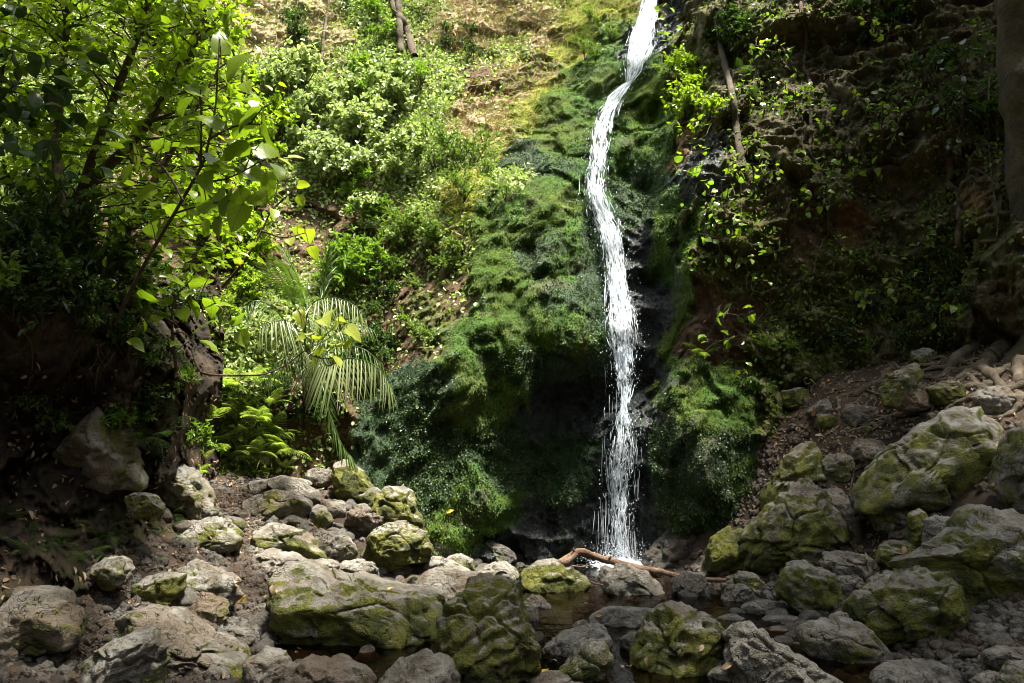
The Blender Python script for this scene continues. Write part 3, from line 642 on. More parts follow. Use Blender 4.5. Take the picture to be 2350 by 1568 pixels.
RK = [
 dict(poly=[(607,1350),(622,1313),(672,1304),(708,1301),(756,1309),(816,1323),(876,1345),(924,1359),(972,1364),(1003,1378),(1025,1420),(995,1475),(960,1520),(850,1530),(740,1515),(665,1470),(625,1400)], label='huge moss-flecked slab boulder whose tilted top hangs over a black hollow', moss=.62, sub=6, contact=1500, facets=6, dep=.8, tint=.3),
 dict(poly=[(1010,1430),(1060,1370),(1075,1340),(1105,1325),(1150,1335),(1185,1350),(1200,1400),(1225,1470),(1232,1540),(1200,1590),(1050,1600),(1015,1540)], label='tall angular ochre boulder standing on end with deep vertical grooves', moss=.60, sub=6, rough=1.25, dep=.8, tint=.5),
 dict(poly=[(955,1345),(975,1315),(1000,1308),(1100,1318),(1150,1332),(1160,1400),(1080,1410),(1000,1395)], label='pale flat-topped boulder with a smooth brown face behind the grooved upright boulder', moss=.12, contact=1410, tint=.7, rough=.7),
 dict(poly=[(1190,1326),(1202,1310),(1238,1295),(1274,1290),(1310,1302),(1334,1317),(1353,1334),(1351,1346),(1336,1360),(1317,1384),(1293,1389),(1250,1372),(1224,1360),(1202,1346)], label='rounded boulder with a white top and a bright mustard-moss belly below the fallen branch', moss=.72, tint=.1, rough=.75),
 dict(poly=[(1389,1312),(1416,1300),(1454,1302),(1478,1312),(1507,1341),(1533,1374),(1528,1391),(1478,1398),(1418,1393),(1394,1370),(1377,1346),(1382,1331)], label='broad grey wedge boulder sloping right, directly under the fallen branch', moss=.34, tint=.1),
 dict(poly=[(1348,1427),(1360,1413),(1399,1394),(1442,1396),(1500,1401),(1510,1432),(1454,1455),(1406,1450),(1370,1437)], label='smooth pale oblong boulder lying in the brown pool', moss=.12, tint=.0, rough=.55, contact=1450),
 dict(poly=[(1233,1502),(1250,1480),(1293,1458),(1334,1442),(1370,1437),(1389,1449),(1396,1470),(1416,1502),(1400,1530),(1330,1540),(1260,1530)], label='grey flat-topped boulder cracked in two beside the brown pool', moss=.3, contact=1535),
 dict(poly=[(1284,1545),(1310,1515),(1329,1490),(1353,1478),(1380,1475),(1400,1500),(1410,1525),(1380,1570),(1330,1585),(1290,1575)], label='small olive lump leaning against the cracked flat-topped boulder', moss=.58, contact=1590),
 dict(poly=[(1442,1504),(1470,1470),(1483,1451),(1495,1415),(1526,1394),(1550,1383),(1586,1386),(1623,1404),(1652,1443),(1657,1501),(1641,1544),(1620,1590),(1480,1600),(1435,1550)], label='big yellow-green boulder riddled with dark pits beside the layered slab', moss=.68, sub=6, pits=1.0, tint=.5, contact=1585),
 dict(poly=[(1623,1566),(1662,1522),(1673,1472),(1706,1450),(1734,1447),(1770,1468),(1828,1508),(1882,1540),(1935,1575),(1900,1640),(1640,1640)], label='pale layered slab boulder split by parallel cracks dipping to the right', moss=.28, sub=6, rough=1.2, tint=.1, contact=1620),
 dict(poly=[(1842,1450),(1864,1436),(1918,1429),(1943,1416),(1968,1429),(2008,1465),(2055,1515),(2008,1545),(1954,1540),(1882,1520),(1846,1483)], label='brown-backed boulder with a black overhung front beside the thin flat stones', moss=.40, tint=.4, contact=1535),
 dict(poly=[(1936,1386),(1965,1357),(2026,1328),(2098,1310),(2163,1308),(2174,1328),(2210,1400),(2237,1461),(2224,1495),(2170,1512),(2062,1505),(1990,1460),(1947,1418)], label='very large dark mossy boulder with a bare grey crest', moss=.66, sub=6, contact=1500),
 dict(poly=[(2058,1299),(2116,1288),(2188,1249),(2231,1206),(2260,1180),(2350,1183),(2440,1230),(2450,1420),(2314,1410),(2260,1420),(2220,1418),(2200,1382),(2150,1340)], label='massive mossy boulder with a sloping grey shoulder at the foot of the root bank', moss=.60, sub=6, contact=1420),
 dict(poly=[(2121,1227),(2130,1195),(2152,1188),(2235,1196),(2220,1240),(2152,1258),(2123,1249)], label='small square sandy boulder tucked behind the massive sloping boulder', moss=.2, tint=.4, contact=1262),
 dict(poly=[(1968,1162),(1986,1123),(2008,1076),(2033,1044),(2066,1011),(2120,965),(2200,940),(2270,940),(2310,965),(2330,1010),(2320,1100),(2290,1165),(2200,1185),(2100,1165),(2030,1155),(1990,1185)], label='enormous domed boulder with a mossy face just below the tree roots', moss=.58, sub=6, contact=1180, rough=.8, dep=.8),
 dict(poly=[(2300,1120),(2312,1050),(2335,990),(2430,950),(2450,1180),(2340,1190)], label='tall pale boulder with green lichen set against the enormous domed boulder', moss=.45, contact=1190),
 dict(poly=[(2001,1173),(2026,1152),(2075,1146),(2130,1143),(2136,1170),(2098,1200),(2044,1225),(2015,1212)], label='brown block with a mossy lip under the enormous domed boulder', moss=.5, tint=.3),
 dict(poly=[(1716,1310),(1711,1249),(1734,1213),(1770,1177),(1792,1137),(1817,1108),(1846,1106),(1882,1130),(1907,1162),(1929,1206),(1938,1238),(1900,1252),(1864,1282),(1810,1305),(1756,1315)], label='great pyramid boulder with yellow-green moss on its peak beside the pool', moss=.60, sub=6, contact=1305, tint=.3),
 dict(poly=[(1621,1310),(1626,1267),(1641,1234),(1677,1213),(1722,1216),(1720,1256),(1715,1290),(1673,1318),(1648,1320)], label='round boulder wholly furred in lime moss against the pyramid boulder', moss=.92),
 dict(poly=[(1745,1190),(1752,1130),(1785,1090),(1810,1051),(1846,1022),(1871,1013),(1880,1058),(1885,1120),(1860,1180),(1800,1200)], label='tall crumbling mossy fin of rock rising behind the pyramid boulder', moss=.66, rough=1.4, contact=1195, tint=.5),
 dict(poly=[(1886,1123),(1907,1117),(1936,1123),(1947,1155),(1961,1198),(1988,1236),(1972,1248),(1936,1240),(1905,1190)], label='tan wedge of stone wedged upright between the pyramid boulder and leaf litter', moss=.32, tint=.5, contact=1250),
 dict(poly=[(1785,1350),(1803,1314),(1828,1296),(1893,1299),(1911,1321),(1929,1382),(1925,1410),(1893,1428),(1853,1418),(1821,1393),(1788,1371)], label='boulder with a mossy notch like an open mouth in front of the pyramid boulder', moss=.55, pits=.7),
 dict(poly=[(1871,1292),(1900,1269),(1954,1270),(2008,1292),(2062,1314),(2050,1335),(2008,1340),(1975,1345),(1936,1325),(1905,1321)], label='flat pale rippled slab lying below the leaf litter gully', moss=.22, contact=1345, rough=1.2),
 dict(poly=box(1908,1318,1982,1378,3), label='small tan boulder filling the gap under the flat rippled slab', moss=.35, tint=.3),
 dict(poly=box(2012,1244,2112,1300,4), label='low twin-humped mossy boulder beside the leaf litter gully', moss=.7),
 dict(poly=box(2080,1172,2140,1262,5), label='narrow dark mossy stone between the square boulder and the brown block', moss=.72),
 dict(poly=[(1684,1328),(1698,1314),(1734,1317),(1756,1342),(1783,1377),(1740,1382),(1715,1372),(1690,1350)], label='brown roof-shaped stone at the end of the fallen branch', moss=.45, tint=.5),
 dict(poly=[(1650,1380),(1677,1350),(1702,1342),(1727,1357),(1736,1378),(1706,1393),(1665,1390)], label='greyish peaked stone in the shallow water by the roof-shaped stone', moss=.3, wet=.2),
 dict(poly=[(1538,1330),(1576,1319),(1619,1326),(1625,1364),(1638,1390),(1594,1395),(1544,1380)], label='jet-black wet rock with square cracks beside the branch', moss=.05, wet=.95),
 dict(poly=box(1703,1379,1798,1424,6), label='dull grey rounded slab half under water', moss=.15, wet=.35),
 dict(poly=[(1735,1432),(1765,1415),(1805,1411),(1850,1420),(1840,1434),(1780,1442)], label='thin leaf-shaped grey stone lying flat in the stream', moss=.0, wet=.2, sub=4, dep=.8, rough=.5, contact=1440),
 dict(poly=[(1646,1418),(1690,1413),(1720,1428),(1715,1448),(1660,1446)], label='reddish brick-like stone in the stream by the pitted boulder', moss=.02, tint=1.0, sub=4),
 dict(poly=[(1742,1448),(1790,1440),(1850,1446),(1845,1466),(1770,1466)], label='long brown flat stone just below the leaf-shaped one', moss=.05, tint=.6, sub=4, wet=.2),
 dict(poly=box(1648,1449,1692,1476,8), label='small blue-grey wet cobble against the pitted boulder', moss=0, wet=.5, sub=4),
 dict(poly=[(2005,1550),(2044,1526),(2098,1520),(2170,1530),(2230,1558),(2220,1630),(2020,1630)], label='wide blackish-grey boulder with a wet waterline in the pool below the dark mossy boulder', moss=.1, wet=.25, contact=1600),
 dict(poly=box(2262,1488,2400,1545,9), label='pale grey stone on wet soil below the massive sloping boulder', moss=.1, contact=1545),
 dict(poly=box(2305,1518,2420,1640,10), label='olive rounded boulder overlapping the pale grey stone', moss=.5, contact=1640),
 dict(poly=box(2232,1545,2325,1610,11), label='low brown-grey stone beside the olive rounded boulder', moss=.2, contact=1610),
 dict(poly=[(1466,1305),(1490,1259),(1526,1218),(1550,1206),(1586,1221),(1600,1240),(1614,1278),(1620,1320),(1480,1320)], label='dark wet rock with a mossy flank at the foot of the fall', moss=.30, wet=.75, tint=.8, d=8.55),
 dict(poly=[(761,1081),(768,1064),(787,1052),(804,1060),(823,1078),(866,1128),(840,1152),(814,1158),(785,1150),(768,1129)], label='leaning block with a lime-moss sloping back at the foot of the dark green mound', moss=.66, tint=.6, rough=.7),
 dict(poly=[(822,1142),(847,1126),(874,1120),(900,1117),(938,1131),(960,1158),(979,1208),(972,1226),(930,1230),(860,1200)], label='knobbly pocked boulder powdered with pale green lichen', moss=.66, pits=1.2, rough=1.2, contact=1240),
 dict(poly=[(794,1235),(799,1194),(811,1162),(828,1153),(857,1170),(883,1177),(905,1203),(890,1225),(833,1240)], label='tan ragged boulder in front of the pocked lichen boulder', moss=.34, tint=.5, rough=1.3),
 dict(poly=[(822,1285),(852,1232),(888,1206),(924,1203),(938,1212),(977,1222),(988,1258),(988,1284),(948,1292),(900,1312),(865,1318)], label='boulder with a white scalloped top and thick moss flanks at the front of the cluster', moss=.68, sub=6),
 dict(poly=[(545,1155),(578,1138),(636,1124),(672,1132),(708,1151),(712,1172),(696,1198),(648,1196),(600,1188),(560,1170)], label='long brown hull-shaped boulder with a pale upper edge beside the path', moss=.46, tint=.5, rough=.7),
 dict(poly=[(612,1104),(646,1090),(691,1105),(734,1134),(729,1156),(706,1160),(670,1140),(630,1120)], label='smooth cream slab tilted towards the fern bank', moss=.15, rough=.5, contact=1160),
 dict(poly=box(568,1098,640,1138,12), label='small cream stone between the fern bank and the hull-shaped boulder', moss=.1, contact=1142, sub=4),
 dict(poly=[(567,1280),(588,1220),(602,1206),(636,1208),(670,1220),(708,1232),(732,1258),(752,1290),(684,1288),(600,1286)], label='broad mossy wall of rock with a diagonal ridge on its face', moss=.6, tint=.4),
 dict(poly=[(706,1240),(739,1220),(775,1228),(799,1238),(825,1268),(811,1288),(768,1293),(740,1280)], label='pale ridged boulder with a mossy right flank next to the broad mossy wall of rock', moss=.44),
 dict(poly=[(710,1176),(727,1160),(746,1165),(765,1196),(756,1212),(727,1207),(708,1195)], label='small pale stone with one lime-green cheek', moss=.45, sub=4),
 dict(poly=[(556,1296),(588,1275),(619,1264),(648,1268),(698,1285),(720,1304),(660,1316),(600,1325),(570,1315)], label='low grey ridge of stone curving behind the huge slab', moss=.25, contact=1325),
 dict(poly=[(776,1300),(792,1286),(852,1290),(873,1306),(868,1330),(825,1335),(785,1320)], label='flat pale stone with moss at its right end behind the huge slab', moss=.35, contact=1335),
 dict(poly=box(695,1283,785,1318,13), label='cream stone squeezed between the grey ridge and the flat pale stone', moss=.12, contact=1322, sub=4),
 dict(poly=[(897,1320),(924,1299),(960,1288),(1008,1285),(1056,1304),(1084,1318),(1040,1330),(960,1332)], label='long low slab with a shadowed split along its edge', moss=.35, rough=1.3, contact=1330),
 dict(poly=[(1005,1295),(1032,1278),(1056,1272),(1085,1285),(1092,1308),(1050,1318),(1015,1312)], label='rounded stone with a white stripe over a mossy side', moss=.5, rough=.5),
 dict(poly=[(978,1238),(996,1230),(1020,1240),(1044,1250),(1058,1272),(1020,1284),(985,1280)], label='dull grey boulder in the shade of the dark green mound', moss=.3, wet=.25),
 dict(poly=[(1082,1273),(1096,1257),(1123,1243),(1149,1250),(1178,1268),(1185,1288),(1142,1302),(1101,1290)], label='brown-purple wet boulder with an olive cheek at the edge of the plunge pool', moss=.35, wet=.3, tint=.8),
 dict(poly=[(1082,1320),(1108,1302),(1137,1290),(1154,1286),(1178,1305),(1194,1322),(1192,1352),(1160,1356),(1110,1345)], label='grey block with a flat mossy shoulder left of the mustard-bellied boulder', moss=.4),
 dict(poly=[(1200,1386),(1224,1366),(1245,1373),(1262,1390),(1293,1409),(1288,1424),(1238,1424),(1205,1410)], label='chocolate-brown wet stone with a ridged back in the pool', moss=.05, wet=.6, tint=.6),
 dict(poly=box(1203,1392,1236,1442,14), label='dark narrow cobble against the grooved upright boulder', moss=.1, wet=.6, sub=4),
 dict(poly=box(1308,1386,1402,1428,15), label='mottled brown cobble pile behind the smooth oblong boulder', moss=.15, wet=.3, tint=.7),
 dict(poly=[(405,1230),(432,1198),(475,1186),(515,1195),(533,1216),(553,1236),(540,1260),(486,1276),(430,1270)], label='mossy boulder with white lichen spots where the path narrows', moss=.5),
 dict(poly=[(358,1123),(355,1083),(396,1056),(439,1080),(475,1130),(502,1182),(464,1195),(396,1170)], label='weathered brown boulder embedded at the corner of the earth bank', moss=.42, tint=.6, d=7.0),
 dict(poly=[(282,1140),(317,1128),(356,1139),(384,1170),(362,1192),(310,1185)], label='small mossy stone under the overhanging bank rock', moss=.6, d=6.0),
 dict(poly=[(150,1050),(165,980),(200,945),(252,935),(276,990),(283,1030),(313,1105),(306,1130),(252,1122),(202,1092)], label='overhanging brown bank rock with a sharp lower tip', moss=.42, tint=.9, d=5.9, dep=1.3),
 dict(poly=[(405,1306),(450,1294),(504,1308),(547,1333),(553,1368),(522,1398),(468,1385),(420,1350)], label='dark brown boulder at the edge of the stony rivulet', moss=.4, tint=.8),
 dict(poly=[(290,1352),(342,1326),(396,1315),(423,1321),(412,1366),(385,1408),(340,1400)], label='triangular mossy slab leaning out of the dark bank', moss=.62, contact=1405),
 dict(poly=[(434,1428),(446,1378),(468,1360),(515,1380),(524,1420),(497,1438)], label='squat tawny boulder below the dark brown one', moss=.4, tint=.7),
 dict(poly=[(265,1435),(300,1405),(335,1398),(396,1412),(461,1458),(522,1483),(560,1515),(585,1580),(560,1640),(340,1640)], label='hulking dark boulder sloping down to the rivulet', moss=.5, tint=.6, contact=1545, sub=6),
 dict(poly=[(185,1525),(216,1497),(295,1461),(324,1441),(353,1439),(366,1468),(384,1483),(374,1508),(358,1537),(350,1590),(200,1620)], label='light grey knobbly boulder in front of the hulking dark one', moss=.42, sub=6, contact=1610, tint=.1),
 dict(poly=[(-60,1385),(0,1362),(100,1358),(150,1383),(190,1440),(165,1480),(100,1510),(-60,1545)], label='shadowed brown boulder buried in the dark bank', moss=.4, tint=.7, contact=1530),
 dict(poly=box(487,1441,590,1480,16), label='smooth dark flat stone in the rivulet', moss=.05, wet=.3, contact=1480),
 dict(poly=[(860,1575),(920,1520),(980,1493),(1030,1518),(1055,1575),(1040,1640),(880,1640)], label='pale pointed boulder at the foot of the huge slab', moss=.3, contact=1620),
 dict(poly=[(1205,1570),(1235,1548),(1285,1546),(1335,1560),(1345,1620),(1215,1620)], label='low brown boulder with a yellow leaf in the hollow beside it', moss=.35, tint=.5, contact=1610),
 dict(poly=box(214,1274,304,1348,17), label='greenish stone behind hanging grass blades in the dark bank', moss=.5, d=5.5),
 dict(poly=box(1935,925,2015,985,30), label='flat grey stone in the soil left of the upright root slab', moss=.35, tint=.3, sub=4),
 dict(poly=box(2135,872,2225,935,31), label='mossy stone wrapped by roots right of the upright root slab', moss=.6, tint=.3),
 dict(poly=box(2235,890,2330,955,32), label='brown stone under the thick roots above the enormous domed boulder', moss=.35, tint=.7),
 dict(poly=box(1790,890,1862,945,33), label='mossy stone at the edge of the right green mound', moss=.75),
 dict(poly=box(1955,1005,2035,1080,34), label='brown stone on the bare soil above the litter gully', moss=.3, tint=.6),
 dict(poly=box(1890,1040,1960,1110,35), label='grey stone lodged behind the tan upright wedge', moss=.45, tint=.4),
 dict(poly=box(2090,800,2150,840,36), label='small mossy rock at the foot of the right wall', moss=.6, sub=4),
 dict(poly=[(640,1545),(700,1515),(790,1520),(850,1545),(860,1600),(800,1650),(660,1650)], label='dark low boulder in the black hollow under the huge slab', moss=.35, tint=.7, wet=.3, contact=1620),
 dict(poly=[(560,1520),(600,1490),(650,1500),(680,1550),(640,1610),(570,1610)], label='shadowed brown stone between the hulking dark boulder and the huge slab', moss=.3, tint=.8, contact=1600),
 dict(poly=[(1420,1470),(1450,1452),(1480,1458),(1490,1490),(1450,1520),(1425,1505)], label='small dark stone squeezed against the pitted boulder', moss=.2, wet=.4, tint=.5, sub=4),
 dict(poly=[(1655,1490),(1690,1475),(1700,1510),(1680,1550),(1650,1540)], label='narrow brown stone between the pitted boulder and the layered slab', moss=.2, wet=.3, tint=.7, sub=4),
 dict(poly=[(1120,1355),(1160,1350),(1200,1370),(1205,1400),(1150,1410)], label='dark wet stone filling the gap behind the grooved upright boulder', moss=.15, wet=.5, tint=.5, sub=4),
 dict(poly=[(2022,895),(2037,863),(2080,837),(2112,828),(2118,863),(2092,905),(2050,938),(2024,934)], label='upright mossy grey slab gripped by the tree roots', moss=.55, d=7.75, rough=.7, dep=.6),
 dict(poly=[(1850,945),(1882,920),(1908,915),(1900,952),(1870,972)], label='smooth grey stone on the root bank beside the green mound', moss=.25, sub=4),
 dict(poly=box(1868,950,1922,992,18), label='lime-mossed stone half buried in the root bank', moss=.75, sub=4),
 dict(poly=box(2048,890,2136,945,19), label='dark brown block beneath the arching roots', moss=.2, tint=1.0, d=7.75),
 dict(poly=box(615,1098,612+110,1120,20), label='thin cream ledge stone at the foot of the ferns', moss=.25, d=8.9, sub=4),
 dict(poly=box(700,1075,772,1120,21), label='reddish broken stone in the leaf-strewn hollow behind the leaning block', moss=.0, tint=1.0, d=9.0, sub=4),
 dict(poly=box(742,1148,800,1190,22), label='little dark stone in the shade of the leaning block', moss=.3, tint=.4, sub=4),
]
for i, r in enumerate(RK):
    r = dict(r); r.setdefault('seed', i + 1)
    boulder('boulder', **r)
# ================================================================== WATERFALL
def water_white(name, streak=True):
    k = NT(name)
    uv = k.n('ShaderNodeAttribute', attribute_name='flow').outputs['Color']
    mp = k.n('ShaderNodeVectorMath', operation='MULTIPLY', i_1=(15.0, 3.4, 1.0)); k.link(uv, mp.inputs[0])
    a = k.noise(1.0, 5, 0.62, mp.outputs[0], 0.5)
    mp2 = k.n('ShaderNodeVectorMath', operation='MULTIPLY', i_1=(4.0, 1.6, 1.0)); k.link(uv, mp2.inputs[0])
    b_ = k.noise(1.0, 4, 0.6, mp2.outputs[0], 0.8)
    dens = k.n('ShaderNodeAttribute', attribute_name='dens').outputs['Fac']
    s = k.math('ADD', k.math('ADD', k.math('MULTIPLY', a, 1.15), k.math('MULTIPLY', b_, 0.65)), k.math('SUBTRACT', dens, 1.50))
    al = k.ramp(s, -0.06, 0.20, 0.0, 0.95)
    d = k.n('ShaderNodeBsdfPrincipled', i_Roughness=0.22); d.inputs['Base Color'].default_value = (0.80, 0.83, 0.88, 1)
    k.link(k.bump(a, 0.8, 0.05), d.inputs['Normal'])
    t = k.n('ShaderNodeBsdfTranslucent'); t.inputs['Color'].default_value = (0.90, 0.93, 0.97, 1)
    m = k.n('ShaderNodeMixShader', i_0=0.45); k.link(d.outputs[0], m.inputs[1]); k.link(t.outputs[0], m.inputs[2])
    tr = k.n('ShaderNodeBsdfTransparent'); tr.inputs[0].default_value = (0.93, 0.95, 0.96, 1)
    o = k.n('ShaderNodeMixShader'); k.link(al, o.inputs[0]); k.link(tr.outputs[0], o.inputs[1]); k.link(m.outputs[0], o.inputs[2])
    return k.done(o.outputs[0])
def drop_mat():
    k = NT('white water')
    d = k.n('ShaderNodeBsdfPrincipled', i_Roughness=0.15); d.inputs['Base Color'].default_value = (0.90, 0.92, 0.96, 1)
    t = k.n('ShaderNodeBsdfTranslucent'); t.inputs['Color'].default_value = (0.9, 0.93, 0.97, 1)
    m = k.n('ShaderNodeMixShader', i_0=0.45); k.link(d.outputs[0], m.inputs[1]); k.link(t.outputs[0], m.inputs[2])
    return k.done(m.outputs[0])
M_FALL, M_DROP = water_white('falling water'), drop_mat()
FALL = [(-60,1478,1516),(0,1472,1513),(40,1455,1511),(80,1441,1508),(120,1432,1500),(160,1428,1482),(188,1434,1456),(202,1412,1450),(225,1385,1436),(260,1366,1421),(300,1350,1412),(340,1345,1405),(400,1340,1396),(440,1338,1395),(480,1345,1412),(520,1363,1430),
        (560,1374,1436),(620,1384,1442),(700,1388,1458),(760,1384,1468),(800,1391,1466),(840,1403,1462),(880,1410,1458),(912,1417,1448),(930,1420,1442),(960,1406,1455),(1000,1398,1462),(1050,1388,1464),(1100,1386,1456),(1150,1390,1450),(1200,1394,1448),(1250,1396,1450),(1284,1388,1466)]
fy = np.array([r[0] for r in FALL], float); fl = np.array([r[1] for r in FALL], float); fr_ = np.array([r[2] for r in FALL], float)
NV = 260
vy = np.linspace(-60, 1284, NV); vl = np.interp(vy, fy, fl); vr = np.interp(vy, fy, fr_)
vd = np.array([min(hit(l + (r - l) * u, y, 'cg')[0].y for u in (-0.05, 0.2, 0.5, 0.8, 1.05)) for y, l, r in zip(vy, vl, vr)])
vd = np.array([vd[max(0, i - 5):i + 6].min() for i in range(NV)])
kk = np.hanning(19); kk /= kk.sum(); vd = np.convolve(np.concatenate([np.full(9, vd[0]), vd, np.full(9, vd[-1])]), kk, 'valid') - 0.05
def fall_pt(u, v):
    """u 0..1 across (may run outside), v 0..1 down -> pixel, distance"""
    y = -60 + v * 1344
    return np.interp(y, vy, vl) * (1 - u) + np.interp(y, vy, vr) * u, y, np.interp(y, vy, vd)
def pts3(px, py, d):
    u, v = (px - W / 2) / F, (H / 2 - py) / F
    yy, z_ = cp - v * sp_, sp_ + v * cp
    return np.stack([u / yy * d, d, CAM_Z + z_ / yy * d], -1)
fall = thing('waterfall', 'tall narrow white waterfall tumbling down the mossy cliff into a small pool', 'waterfall', loc=pts3(*fall_pt(0.5, 1.0)).tolist())
FL0 = np.array(fall.location)
def sheet(seed, wid, lift, dens, nu=26):
    U, V = np.meshgrid(np.linspace(-wid, 1 + wid, nu), np.linspace(0, 1, NV), indexing='ij'); U, V = U.ravel(), V.ravel()
    px, py, d = fall_pt(U, V)
    q = np.stack([U * 3 + seed, V * 22, np.full_like(U, seed * 1.3)], 1)
    px = px + fbm(q * np.array([1, 1.5, 1]), 3, 7 + seed) * 7
    bulge = 0.09 * np.clip(1 - (2 * U - 1) ** 2, -0.4, 1)
    d = d - lift - bulge - fbm(q * np.array([2.5, 1.2, 1]), 4, 3 + seed) * 0.05
    edge = np.clip(1 - np.abs(2 * U - 1) / (1 + 2 * wid), 0, 1)
    dn = dens + np.interp(V, [0, .14, .18, .3, .42, .6, .68, .75, 1], [.12, .12, .0, .0, .05, .05, -.01, -.02, -.05]) + 0.34 * sstep(0, 0.7, edge) - 0.42 * (1 - sstep(0.0, 0.28, edge))
    return pts3(px, py, d) - FL0, grid_faces(nu, NV), np.stack([U + seed * 0.37, V * 18 + seed, np.zeros_like(U)], 1), dn
for s, wd, lf, dn in ((1, 0.14, 0.02, 0.28), (2, -0.04, 0.08, 0.24), (3, 0.45, -0.015, 0.10)):
    V, Fc, fw, dens = sheet(s, wd, lf, dn)
    obj('water_curtain', mesh_np('water_curtain', V, Fc, M_FALL, attrs={'flow': fw, 'dens': dens}), fall)
parts = []
rg = np.random.default_rng(3)
for i in range(1200):
    v0 = rg.uniform(0.03, 0.985); ln = rg.uniform(0.006, 0.026); v = np.linspace(v0, min(v0 + ln, 1.0), 6)
    u0 = 0.5 + np.clip(rg.normal(0, 0.18), -.48, .48); drift = rg.normal(0, 0.05)
    px, py, d = fall_pt(u0 + drift * (v - v0) / ln + np.cumsum(rg.normal(0, 0.007, 6)), v)
    P = pts3(px, py, d - rg.uniform(0.02, 0.15))
    rad = rg.uniform(0.0018, 0.0065) * np.array([0.2, 0.8, 1, 1, .7, .15])
    parts.append(tube_np(P - FL0, rad, 4))
V, Fc = join_np(parts)
tag(obj('water_strand', mesh_np('water_strand', V, Fc, M_DROP), fall), kind='stuff')
# thin separate dribbles off the ledges
parts = []
for px0, y0, y1, n in ((1352, 400, 445, 5), (1402, 830, 960, 8), (1405, 990, 1180, 16), (1385, 1130, 1280, 16), (1460, 1000, 1150, 10), (1455, 1150, 1280, 10), (1400, 600, 760, 12), (1340, 640, 800, 10)):
    for j in range(n):
        x = px0 + rg.normal(0, 13); ya = rg.uniform(y0, y1 - 25); yb = min(y1, ya + rg.uniform(25, 110)); yv = np.linspace(ya, yb, 6)
        d = np.interp(yv, vy, vd) - rg.uniform(-0.04, 0.06)
        P = pts3(x + np.cumsum(rg.normal(0, 0.8, 6)), yv, d)
        parts.append(tube_np(P - FL0, rg.uniform(0.0015, 0.0035) * np.array([.3, 1, 1, 1, .8, .2]), 4))
V, Fc = join_np(parts)
tag(obj('dribble', mesh_np('dribble', V, Fc, M_DROP), fall), kind='stuff')
# flying drops
V0, F0 = ICO[1]; parts = []
for i in range(1900):
    v = rg.uniform(0.1, 1.0) ** 0.8; u = 0.5 + rg.normal(0, 0.36)
    px, py, d = fall_pt(u, v)
    p = pts3(np.array(px), np.array(py), np.array(d - rg.uniform(-0.02, 0.25)))
    s = rg.uniform(0.0015, 0.0048)
    parts.append((V0 * np.array([s, s, s * rg.uniform(1, 3)]) + p - FL0, F0))
for i in range(1300):
    an = rg.uniform(0, 6.28); r = abs(rg.normal(0, 0.28)); p = FL0 + np.array([math.cos(an) * r, math.sin(an) * r * 0.6 - 0.15, abs(rg.normal(0, 0.16)) * max(0.1, 1 - r * 1.3)])
    s = rg.uniform(0.002, 0.0055); parts.append((V0 * s + p - FL0, F0))
V, Fc = join_np(parts)
tag(obj('drop', mesh_np('drop', V, Fc, M_DROP), fall), kind='stuff')
# foam where it lands
nu, nv = 80, 50
U, Vv = np.meshgrid(np.linspace(-0.60, 0.60, nu), np.linspace(-0.70, 0.28, nv), indexing='ij'); U, Vv = U.ravel(), Vv.ravel()
rr = np.sqrt((U / 0.52) ** 2 + ((Vv + 0.18) / 0.46) ** 2)
q = np.stack([U, Vv, np.zeros_like(U)], 1)
hgt = np.clip(1 - rr, -0.3, 1) * 0.07 + np.abs(fbm(q * 14, 3, 5)) * 0.05 * np.clip(1.3 - rr, 0, 1) - 0.01
fo = np.stack([U, Vv, hgt + 0.03 - FL0[2]], 1)
obj('foam', mesh_np('foam', fo, grid_faces(nu, nv), M_FALL, attrs={'flow': np.stack([U * 1.2, Vv * 4, np.zeros_like(U)], 1), 'dens': 1.22 - 0.85 * rr}), fall)

# ================================================================== STREAM (shallow, clear brown water)
k = NT('stream water')
pos_ = k.n('ShaderNodeNewGeometry').outputs['Position']
h = k.math('ADD', k.noise(9, 3, 0.5, pos_, 0.6), k.math('MULTIPLY', k.noise(30, 2, 0.5, pos_), 0.35))
nb = k.bump(h, 0.35, 0.02)
fz = k.n('ShaderNodeFresnel', i_IOR=1.33); k.link(nb, fz.inputs['Normal'])
gl = k.n('ShaderNodeBsdfGlossy', i_Roughness=0.04); k.link(nb, gl.inputs['Normal'])
tr = k.n('ShaderNodeBsdfTransparent'); tr.inputs[0].default_value = (0.45, 0.34, 0.24, 1)
mx = k.n('ShaderNodeMixShader'); k.link(fz.outputs[0], mx.inputs[0]); k.link(tr.outputs[0], mx.inputs[1]); k.link(gl.outputs[0], mx.inputs[2])
M_STREAM = k.done(mx.outputs[0])
sx = np.linspace(-9, 9, 60); sy = np.linspace(-6, 10, 60); SX, SY = np.meshgrid(sx, sy, indexing='ij')
tag(obj('stream', mesh_np('stream', np.stack([SX.ravel(), SY.ravel(), np.full(SX.size, 0.010)], 1), grid_faces(60, 60), M_STREAM)), kind='structure')
